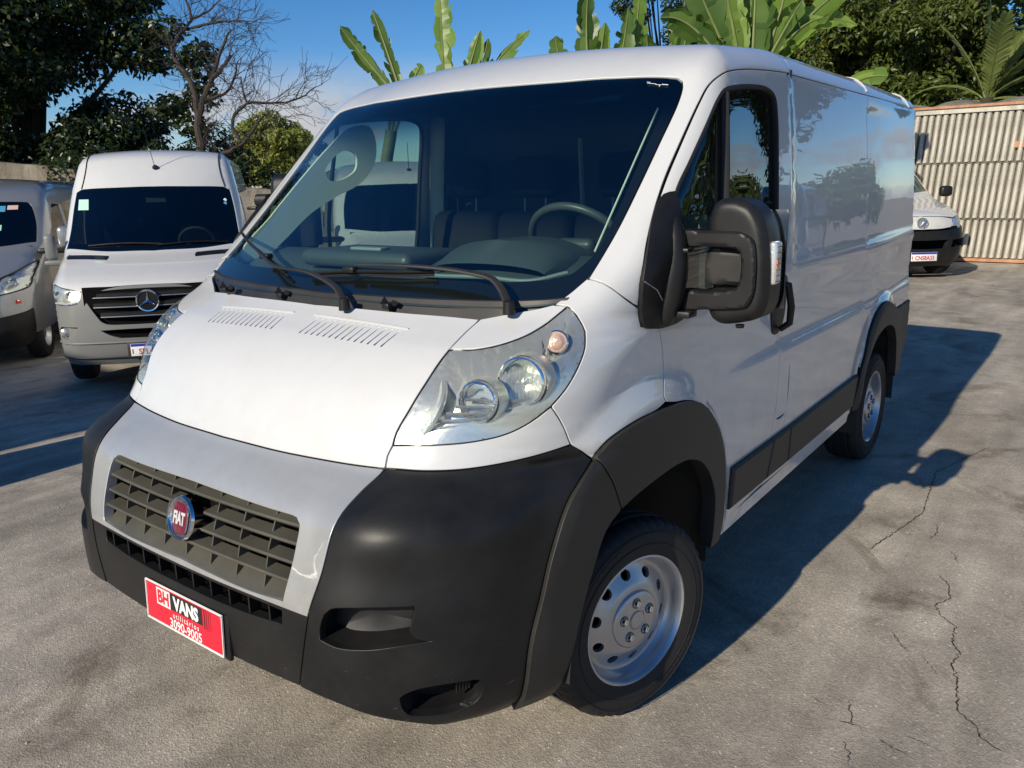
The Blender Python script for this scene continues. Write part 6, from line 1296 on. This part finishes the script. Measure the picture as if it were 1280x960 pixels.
leaf_mat('leaf_banana',(.10,.19,.03),(.24,.36,.07),.42,.38,.8)
leaf_mat('leaf_banana_dark',(.04,.09,.02),(.12,.20,.04),.3,.38,.8)
leaf_mat('leaf_palm',(.09,.13,.03),(.24,.28,.09),.35,.45)
simple('bark',(.055,.042,.03),.95,noise=.4,nscale=14,bump=.8,bscale=30,bdist=.02)
simple('bark_bare',(.05,.04,.033),.95,noise=.3,nscale=20)
simple('stem_green',(.16,.19,.06),.6,noise=.4,nscale=6)
simple('dead_frond',(.34,.25,.14),.9,noise=.4,nscale=10)
CP=(1.1716,2.0738,1.7027)
def away(P,k): return tuple(CP[i]+(P[i]-CP[i])*k for i in range(3))   # a little further off than first measured
def leaves(n,clumps,size,rg,flat=.6,narrow=.5):
    """many small folded leaves scattered in clumps; clumps: (centre, radii, weight)"""
    w=np.array([c[2] for c in clumps],float); w/=w.sum(); idx=rg.choice(len(clumps),n,p=w)
    C=np.array([c[0] for c in clumps])[idx]; R=np.array([c[1] for c in clumps])[idx]
    d=rg.normal(size=(n,3)); d/=np.linalg.norm(d,axis=1,keepdims=True); rad=rg.uniform(.35,1,n)**.6; P=C+d*R*rad[:,None]
    s=size*rg.uniform(.6,1.35,n)
    nrm=d*.6+rg.normal(size=(n,3))*.6+np.array([0,0,.5]); nrm/=np.linalg.norm(nrm,axis=1,keepdims=True)
    t=np.cross(nrm,rg.normal(size=(n,3))); t/=np.linalg.norm(t,axis=1,keepdims=True); t[:,2]-=.35; t/=np.linalg.norm(t,axis=1,keepdims=True); b=np.cross(nrm,t)
    V=np.empty((n,4,3)); V[:,0]=P; V[:,1]=P+t*s[:,None]*.5+b*s[:,None]*narrow*.5+nrm*s[:,None]*.07; V[:,2]=P+t*s[:,None]; V[:,3]=P+t*s[:,None]*.5-b*s[:,None]*narrow*.5+nrm*s[:,None]*.07
    return V.reshape(-1,3)
def leaf_mesh(name,V,parent,mat):
    n=len(V)//4; me=bpy.data.meshes.new(name); me.vertices.add(len(V)); me.vertices.foreach_set('co',V.astype(np.float32).ravel())
    idx=np.arange(n)[:,None]*4; T=np.stack([idx+[[0,1,2]],idx+[[0,2,3]]],1).reshape(-1,3)
    me.loops.add(len(T)*3); me.loops.foreach_set('vertex_index',T.ravel().astype(np.int32)); me.polygons.add(len(T)); me.polygons.foreach_set('loop_start',(np.arange(len(T))*3).astype(np.int32)); me.update(calc_edges=True); me.validate()
    return link(name,me,parent,mat)
def branchy(b,p,d,L,r,depth,rg,up=.15,spread=.7,kids=3,keep=None):
    n=max(3,int(L/.18)); P=[Vector(p)]; dd=Vector(d).normalized()
    for k in range(n):
        dd=(dd+Vector((rg.gauss(0,1),rg.gauss(0,1),rg.gauss(0,1)))*.14+Vector((0,0,up))*.12).normalized(); P.append(P[-1]+dd*(L/n))
    b.tube(P,[max(.004,r*(1-.75*k/n)) for k in range(n+1)],5 if r<.03 else 8,cap=False)
    if depth>0:
        for j in range(kids):
            t=rg.uniform(.3,1) if j else 1.0; i=min(n,int(t*n)); q=P[i]; base=(P[i]-P[i-1]).normalized()
            s=Vector((rg.gauss(0,1),rg.gauss(0,1),rg.gauss(0,.7))).normalized(); nd=(base+s*spread).normalized()
            branchy(b,q,nd,L*rg.uniform(.5,.75),r*(1-.75*t)*.8+.002,depth-1,rg,up,spread,kids)
def tree(name,label,base,top,clumps,nleaf,size,mat,seed,trunk_r=.22,group=None,narrow=.5):
    T=thing(name,label,'tree',base,group=group); rg=random.Random(seed); b=MB(); O=Vector(base); tp=Vector(top)-O
    P=[Vector((0,0,-.3)),tp*.25+Vector((rg.uniform(-.2,.2),rg.uniform(-.2,.2),0)),tp*.55,tp*.9]; b.tube(cr_curve([tuple(q) for q in P],.3),[trunk_r*(1-.7*k/30) for k in range(len(cr_curve([tuple(q) for q in P],.3)))],10)
    b.build('trunk','bark',T)
    b=MB()
    for c in clumps[:14]:
        e=Vector(c[0])-O; s=tp*rg.uniform(.35,.8); m=(s+e)/2+Vector((0,0,-.2)); Q=cr_curve([tuple(s),tuple(m),tuple(e)],.3); b.tube(Q,[trunk_r*.4*(1-.8*k/len(Q)) for k in range(len(Q))],6,cap=False)
    b.build('limbs','bark',T)['kind']='stuff'
    V=leaves(nleaf,[(np.array(c[0])-np.array(base),c[1],c[2]) for c in clumps],size,np.random.default_rng(seed),narrow=narrow); o=leaf_mesh('crown',V,T,mat); o['kind']='stuff'
    return T
def clump_set(c,R,n,r,seed,hollow=.55,low=-1):
    rg=np.random.default_rng(seed); out=[]
    while len(out)<n:
        d=rg.normal(size=3); d/=np.linalg.norm(d)
        if d[2]<low: continue
        q=rg.uniform(hollow,1.0); rr=r*rg.uniform(.6,1.3); out.append((tuple(np.array(c)+d*np.array(R)*q),(rr,rr,rr*.7),rr**2))
    return out
# trees behind the left wall
tree('dark_tree','tall dense dark tree filling the upper left behind the parked vans',(-9.0,-21.6,-.8),(-9.1,-21.3,5.6),clump_set((-8.5,-21.3,5.66),(3.7,3.1,4.3),64,1.0,11,.3)+clump_set((-10.9,-19.9,4.7),(1.3,1.3,2.5),14,.6,12)+clump_set((-8.3,-20.0,2.1),(3.6,1.0,1.1),32,.7,15,.1)+clump_set((-11.3,-17.9,4.6),(.8,.8,2.0),12,.42,19),66000,.19,'leaf_dark',21,.30)
tree('dark_tree','low dark bushy tree behind the concrete wall, under the bare branches',(-9.6,-15.6,-.8),(-9.6,-15.5,2.2),clump_set((-9.7,-15.4,2.0),(1.5,1.2,.75),22,.5,13,.2)+clump_set((-8.2,-16.6,2.6),(1.4,1.2,1.0),16,.5,17,.2)+clump_set((-11.0,-15.5,1.75),(1.3,.8,.6),14,.42,18,.2)+clump_set((-12.1,-18.0,2.4),(1.0,1.3,.9),20,.45,20,.2),15000,.13,'leaf_dark',22,.16)
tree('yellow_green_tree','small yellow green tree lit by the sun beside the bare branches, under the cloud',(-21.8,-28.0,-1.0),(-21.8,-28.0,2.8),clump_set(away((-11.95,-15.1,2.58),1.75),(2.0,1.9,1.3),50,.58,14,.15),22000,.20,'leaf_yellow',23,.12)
def bare_tree():
    T=thing('bare_tree','leafless tree with thin dark branches reaching right against the blue sky','tree',(-10.2,-15.4,-.8))
    O=Vector((-10.2,-15.4,-.8)); rg=random.Random(4); K2=1.2
    def A(*q): return [Vector(away(p,K2))-O for p in q]
    main=[(A((-8.1,-12.3,1.2),(-8.17,-12.35,2.43),(-8.26,-12.48,3.03),(-8.53,-12.4,3.69),(-8.70,-12.2,4.0),(-8.89,-12.12,4.21)),.13),
     (A((-8.53,-12.4,3.69),(-8.75,-12.3,4.2),(-8.96,-12.22,4.66)),.06),(A((-8.26,-12.48,3.03),(-8.32,-12.67,3.7),(-8.24,-13.06,4.38),(-8.56,-12.85,4.9),(-8.58,-12.97,5.27)),.075),
     (A((-8.56,-12.85,4.9),(-8.79,-12.6,5.04),(-8.98,-12.44,5.26)),.035),(A((-8.56,-12.85,4.75),(-8.9,-12.3,4.85),(-9.21,-11.96,4.83)),.035),
     (A((-8.12,-12.3,2.1),(-8.4,-12.1,2.35),(-8.67,-11.8,2.55),(-8.87,-11.6,2.85),(-9.0,-11.5,3.05)),.07),(A((-8.67,-11.8,2.6),(-8.66,-12.01,2.95),(-8.88,-11.77,3.31),(-9.06,-11.5,3.32),(-9.46,-11.03,3.36),(-9.71,-10.78,3.58)),.045),
     (A((-8.88,-11.77,3.31),(-8.91,-11.95,3.83)),.03),(A((-8.4,-12.45,3.4),(-8.66,-12.2,3.5),(-8.85,-12.1,3.75),(-8.93,-12.0,4.1)),.045)]
    b=MB(); tw=MB()
    b.tube([tuple(Vector((0,0,0))),tuple(main[0][0][0])],[.2,.14],10)
    for P,r in main:
        Q=cr_curve([tuple(p) for p in P],.12); Q=[Vector(q)+Vector((rg.gauss(0,1),rg.gauss(0,1),rg.gauss(0,1)))*.012 for q in Q]; n=len(Q)
        b.tube(Q,[max(.012,r*(1-.72*k/n)) for k in range(n)],8,cap=False)
        for k in range(2,n,1):
            if rg.random()<.98:
                base=(Q[k]-Q[k-1]).normalized(); s=Vector((rg.gauss(-.2,1),rg.gauss(.2,1),rg.gauss(.2,.9))).normalized()
                branchy(tw,Q[k],(base*.8+s*.9),rg.uniform(.35,1.0),.010,2,rg,.1,.7,3)
    b.build('branch','bark_bare',T)['kind']='stuff'; tw.build('twigs','bark_bare',T)['kind']='stuff'
bare_tree()
# trees beyond the gate and behind the banana plants
tree('broad_tree','big dark green tree with sunlit leaf clusters behind the slatted gate',(-25.5,-3.4,-.5),(-25.3,-3.6,4.8),clump_set((-25.0,-4.2,5.6),(2.6,3.1,3.6),75,.75,31,.35,-1)+clump_set((-25.6,-1.9,4.2),(1.6,2.2,2.4),40,.7,35,.3,-1),74000,.20,'leaf_mid',31,.3,narrow=.38)
tree('broad_tree','dark tree behind the banana plants, its top beyond the picture edge',(-24.0,-7.2,-.5),(-23.9,-7.2,5.0),clump_set((-23.6,-7.7,6.2),(2.4,2.0,3.0),48,.7,32,.35,-.9)+clump_set((-22.8,-9.4,5.0),(1.3,1.7,1.0),20,.45,36,.3),40000,.19,'leaf_mid',32,.28,narrow=.4)
tree('sparse_tree','thin tree with small brownish leaves showing sky between them, above the van roof',(-22.5,-9.6,-.5),(-22.2,-9.5,5.5),clump_set((-21.6,-9.5,6.6),(1.5,1.7,1.5),26,.36,33,.4,-.9),6500,.12,'leaf_dark',33,.14)
tree('broad_tree','dark tree at the far right edge behind the small palm',(-27.5,2.2,-.5),(-27.3,2.0,4.0),clump_set((-27.2,1.2,3.9),(2.2,2.5,2.2),34,.7,34,.3,-1),20000,.2,'leaf_dark',34,.25)
def blade(P,w,seed,torn=.35,fold=.35,droop=.0,mid=.03):
    """one banana leaf along the curve P: midrib and two torn half blades"""
    rg=random.Random(seed); Q=cr_curve(P,.05); n=len(Q); b=MB(); up=Vector((0,0,1)); V=[]
    # a side vector roughly across the line of sight so that the leaf shows its face
    tot=Vector(Q[-1])-Vector(Q[0]); view=(Vector(Q[n//2])-Vector(CP)); side0=tot.cross(Vector((.9,.1,.25))).normalized()
    if tot.normalized().z>.5: side0=(side0+Vector((rg.uniform(-.3,.3),rg.uniform(-.3,.3),0))).normalized()
    for sgn in (1,-1):
        k=0
        while k<n-1:
            seg=rg.randint(2,6) if rg.random()<torn else rg.randint(5,12); e=min(n-1,k+seg); dz=rg.uniform(-.75,.25) if rg.random()<torn else rg.uniform(-.08,.05); lean=rg.uniform(-.1,.5) if rg.random()<torn else .18; cut=rg.uniform(.72,1.0) if rg.random()<torn else 1.0; base=len(V); F=[]
            pts=[]
            for i in range(k,e+1):
                t=i/(n-1); ww=w*.5*(math.sin(math.pi*min(1,t*.93+.05))**.45)*(1 if t<.9 else max(.15,1-(t-.9)*7))*rg.uniform(.93,1.03)
                tt=(Vector(Q[min(i+1,n-1)])-Vector(Q[max(i-1,0)])).normalized(); s=side0-tt*side0.dot(tt); s.normalize(); nn=tt.cross(s)
                sk_=(i-k)/max(1,e-k); shrink=1-(.22*abs(sk_-.5)*2 if torn>.2 else .05*abs(sk_-.5)*2)
                c=Vector(Q[i]); o=c+s*sgn*ww*.55*shrink+nn*ww*(fold)*.9; o2=c+s*sgn*ww*shrink*cut+nn*ww*(fold*.7+dz)+Vector((0,0,-droop*ww))+tt*ww*lean
                pts.append((c,o,o2))
            b.add([p for q in pts for p in q],[(3*i+j,3*i+j+1,3*i+j+4,3*i+j+3) for i in range(len(pts)-1) for j in (0,1)],True)
            k=e
    b2=MB(); b2.tube(Q,[mid*(1-.8*k/n) for k in range(n)],6)
    return b,b2
def banana(label,base,stem_top,leafs,seed,group='banana plants behind the vans'):
    T=thing('banana_plant',label,'banana plant',base,group=group); O=Vector(base)
    b=MB(); st=Vector(stem_top)-O; b.tube(cr_curve([(0,0,-.2),tuple(st*.5+Vector((.05,.03,0))),tuple(st)],.3),.12,10); b.build('stem','stem_green',T)
    for i,(tip,frm,w,dark,bulge,torn) in enumerate(leafs):
        f=Vector(frm)-O; t=Vector(tip)-O; m=(f+t)/2+Vector(bulge); s=st*.9
        P=[tuple(s),tuple(f),tuple(m*1.0),tuple(t)]
        Q=[tuple(f),tuple((f+m)/2+Vector(bulge)*.25),tuple(m),tuple((m+t)/2+Vector(bulge)*.2),tuple(t)]
        a,c=blade(Q,w,seed*10+i,min(.95,torn+.3),fold=.30+.25*((i*37)%5)/5); mt='leaf_banana_dark' if dark else 'leaf_banana'
        o=a.build('leaf',mt,T); c.tube([tuple(s),tuple(f)],[.04,.03],6); c.build('midrib','stem_green',o)
k=1.19
A_=lambda p:away(p,k)
banana('banana plant with ragged narrow leaves rising behind the van roof, left of the upright leaf',(-10.3,-10.3,-.5),A_((-8.7,-7.75,2.6)),[(A_((-8.41,-8.5,4.24)),A_((-8.72,-7.75,3.25)),.40,True,(0,-.15,.12),.9),(A_((-8.78,-8.12,4.48)),A_((-8.80,-7.62,3.25)),.36,True,(0,-.05,.15),.9),(A_((-9.0,-7.3,3.6)),A_((-8.85,-7.5,3.1)),.4,False,(0,0,.05),.3)],1)
banana('banana plant with one broad upright leaf behind the middle of the van roof',(-11.3,-9.1,-.5),A_((-9.3,-7.0,2.6)),[(A_((-9.40,-7.2,4.85)),A_((-9.25,-7.05,3.0)),.66,False,(.0,.0,.1),.12),(A_((-9.75,-6.68,4.12)),A_((-9.42,-6.85,3.1)),.42,False,(0,.05,.1),.2),(A_((-9.83,-6.58,4.0)),A_((-9.5,-6.75,3.1)),.40,True,(0,.1,.1),.5),(A_((-10.25,-6.05,4.12)),A_((-9.6,-6.65,3.15)),.52,False,(0,.0,.14),.15)],2)
k=1.1
banana('banana plant with folded leaves beside the thin brownish tree',(-12.1,-6.4,-.4),A_((-11.0,-5.7,2.9)),[(A_((-10.92,-5.99,4.10)),A_((-11.0,-5.75,3.3)),.5,True,(0,-.1,.1),.3),(A_((-11.34,-5.62,4.8)),A_((-11.2,-5.5,3.3)),.52,True,(0,-.05,.1),.35),(A_((-11.45,-5.35,4.3)),A_((-11.3,-5.4,3.3)),.42,False,(0,0,.1),.4),(A_((-11.6,-5.0,4.5)),A_((-11.5,-5.2,3.2)),.45,True,(0,.05,.1),.7),(A_((-11.87,-4.93,4.75)),A_((-11.75,-5.0,3.3)),.46,False,(0,0,.1),.15)],3)
banana('low banana plant with ragged leaves between two taller ones',(-13.0,-4.9,-.3),A_((-12.0,-4.5,2.7)),[(A_((-12.25,-4.1,4.5)),A_((-12.0,-4.5,3.3)),.5,True,(0,0,.15),.5),(A_((-11.8,-4.75,4.1)),A_((-11.95,-4.55,3.3)),.5,True,(0,-.1,.1),.4),(A_((-12.0,-4.9,4.0)),A_((-12.1,-4.4,3.4)),.4,False,(0,-.1,.1),.4),(A_((-12.05,-4.15,4.2)),A_((-12.0,-4.4,3.3)),.4,True,(0,.1,.1),.8),(A_((-11.7,-5.1,3.9)),A_((-11.9,-4.7,3.2)),.36,False,(0,-.1,.1),.7)],4)
banana('largest banana plant with broad bright leaves fanning above the cab door',(-12.5,-3.3,-.2),(-12.0,-3.05,2.8),[((-11.41,-3.85,4.9),(-11.75,-3.2,3.4),.66,True,(0,-.1,.2),.25),((-11.71,-3.45,4.95),(-11.8,-3.1,3.4),.55,False,(0,-.05,.2),.15),((-12.07,-3.02,5.0),(-11.9,-2.95,3.4),.62,True,(0,.0,.1),.2),((-12.33,-2.62,4.9),(-12.0,-2.85,3.4),.75,False,(0,.1,.1),.55),((-13.05,-1.62,4.75),(-12.05,-2.75,3.45),.66,False,(0,.0,.16),.4),((-12.86,-1.67,4.0),(-12.05,-2.7,3.4),.50,False,(0,-.05,.34),.1),((-11.2,-4.2,4.2),(-11.75,-3.2,3.3),.5,True,(0,-.1,.3),.5),((-11.6,-3.9,4.35),(-11.8,-3.3,3.4),.42,True,(0,-.1,.1),.7),((-12.25,-2.35,4.35),(-12.0,-2.8,3.4),.48,True,(0,.05,.1),.6),((-12.5,-2.0,4.1),(-12.0,-2.7,3.4),.40,False,(0,0,.2),.7),((-11.9,-3.3,4.3),(-11.9,-3.1,3.4),.40,True,(0,0,.05),.5)],5)
banana('short banana plant whose single leaf tip shows above the rear of the van roof',(-13.8,-2.2,0),(-13.3,-1.9,2.5),[((-12.95,-1.18,3.22),(-13.0,-1.95,2.95),.42,False,(0,0,.12),.05),((-13.6,-2.9,3.0),(-13.3,-2.2,2.6),.4,True,(0,0,.3),.3)],6)
def palm():
    T=thing('small_palm','palm with upright green fronds and a brown dead skirt above the gate','palm',(-23.5,-1.2,-.3)); O=Vector((-23.5,-1.2,-.3)); rg=random.Random(8)
    b=MB(); b.tube([(0,0,0),(0,.02,2.0),(0,0,3.9)],[.22,.17,.16],10); b.build('trunk','bark',T)
    def frond(d,L,droop,mat,name,seed,wd=.45):
        r=random.Random(seed); n=26; P=[Vector((0,0,3.8))]; dd=Vector(d).normalized()
        for k in range(n): dd=(dd+Vector((0,0,-droop/n))).normalized(); P.append(P[-1]+dd*(L/n))
        b=MB(); b.tube(P,[.03*(1-.85*k/n) for k in range(n+1)],5,cap=False)
        for k in range(3,n):
            t=(P[k+1]-P[k-1]).normalized() if k<n else dd; s=t.cross(Vector((0,0,1))); s=s.normalized() if s.length>.05 else Vector((0,1,0)); l=wd*math.sin(math.pi*(k/n)*.85+.25)
            for sg in (1,-1):
                for h in (0,.5):
                    q=P[k]+t*h*L/n; e=q+(s*sg*.75+t*.8+Vector((r.uniform(-.1,.1),r.uniform(-.1,.1),-.25)))*l; w_=t*.022
                    b.add([q-w_,q+w_,(q+e)/2+w_*1.2+Vector((0,0,.03)),e],[(0,1,2),(0,2,3)])
        b.build(name,mat,T)
    for i,(d,L,dr) in enumerate([((.0,-.05,1),2.6,.5),((.1,.35,1),2.4,1.0),((0,-.35,1),2.3,.9),((.1,.75,.9),2.2,1.5),((0,-.7,.8),2.0,1.6),((.3,.1,1),2.3,1.1),((-.3,.2,1),2.4,1.0),((0,1,.45),1.9,1.7),((.2,-1,.3),1.7,1.3),((.2,.5,1),2.2,1.4)]): frond(d,L,dr,'leaf_palm','frond',40+i)
    for i in range(12):
        a=i*.53; frond((math.cos(a),math.sin(a),-.25),rg.uniform(.6,1.1),2.4,'dead_frond','dead_frond',70+i,.14)
palm()
# ---------------- yard outside the frame: things mirrored in the van's flank, and added shadow casters ----------------
def dup(root,loc,rz,label,group=None):
    def cp(o,par):
        c=o.copy(); COL.objects.link(c); c.parent=par
        for ch in o.children: cp(ch,c)
        return c
    r=cp(root,None); r.location=loc; r.rotation_euler=(0,0,math.radians(rz)); r['label']=label
    if group: r['group']=group
    return r
CVN=bpy.data.objects['compact_van']
dup(CVN,(5.6,-4.15,-.16),0,'small white van copy outside the picture, added to cast a shadow band on the ground')
WV=bpy.data.objects['white_van']
bpy.data.objects['compact_van.001'].scale=(1,.80,1)  # unseen van copy, added and narrowed to fit its shadow band
WH=thing('shade_block','plain rendered block outside the picture on the left, added to shade the ground by the parked vans','shadow block',(8.2,-11.25,-.4))  # unseen block, added and sized to shade the ground by the vans
conc('render_wall',(.35,.32,.27),(.55,.51,.44),2); simple('roof_sheet',(.25,.25,.25),.5,metal=.4)
MB().box((3.0,0,3.0),(6,11.4,6.0)).build('wall','render_wall',WH); MB().box((3.0,0,6.035),(6.0,11.4,.06)).build('roof','roof_sheet',WH)
for k in range(3):
    f=MB().box((-.02,-3.4+3.4*k,2.0),(.06,2.2,3.4)).build('roller_door','grey_beam',WH); MB().box((-.03,0,1.0),(.02,.5,.06)).build('handle','void',f,Matrix.Translation((-.04,-3.4+3.4*k,0)))
dup(WV,(-15.5,6.2,0),-12,'white van across the yard, mirrored in the flank of the cargo van')
dup(WV,(-17.0,9.6,0),-14,'second white van across the yard, further from the gate')
banana('banana plant outside the picture on the right, mirrored in the door window',(-6.6,4.1,0),(-6.5,4.1,1.6),[((-6.2,3.4,2.6),(-6.5,4.0,1.6),.45,False,(0,0,.2),.3),((-7.2,3.6,2.9),(-6.6,4.0,1.7),.5,False,(0,0,.2),.2),((-6.0,4.7,2.7),(-6.5,4.1,1.7),.45,True,(0,0,.2),.3),((-7.0,4.6,2.8),(-6.5,4.2,1.7),.5,False,(0,0,.2),.2),((-5.9,3.9,2.2),(-6.4,4.0,1.6),.4,False,(0,0,.25),.3)],7)
tree('yard_tree','dark tree across the yard mirrored in the door window',(-9.8,5.4,0),(-9.8,5.4,4.5),clump_set((-9.8,5.2,5.4),(1.8,2.3,4.3),80,.8,41,.3),32000,.19,'leaf_dark',41,.2)
tree('yard_tree','round tree far across the yard beyond the two white vans',(-31,9.5,0),(-31,9.5,3.0),clump_set((-31,9.5,1.9),(2.5,3.6,1.1),30,.8,42,.3),9000,.28,'leaf_mid',42,.25)
tree('yard_tree','low tree far across the yard right of the round tree',(-34,17,0),(-34,17,2.6),clump_set((-34,17,2.0),(2.5,5,1.0),30,.8,43,.3),9000,.28,'leaf_mid',43,.25)
tree('yard_tree','taller tree across the yard, nearer the gate, mirrored in the upper door window',(-13.0,5.2,0),(-13.0,5.1,5.0),clump_set((-13.0,5.0,6.2),(1.8,2.1,4.6),80,.8,44,.3),30000,.2,'leaf_mid',44,.22)
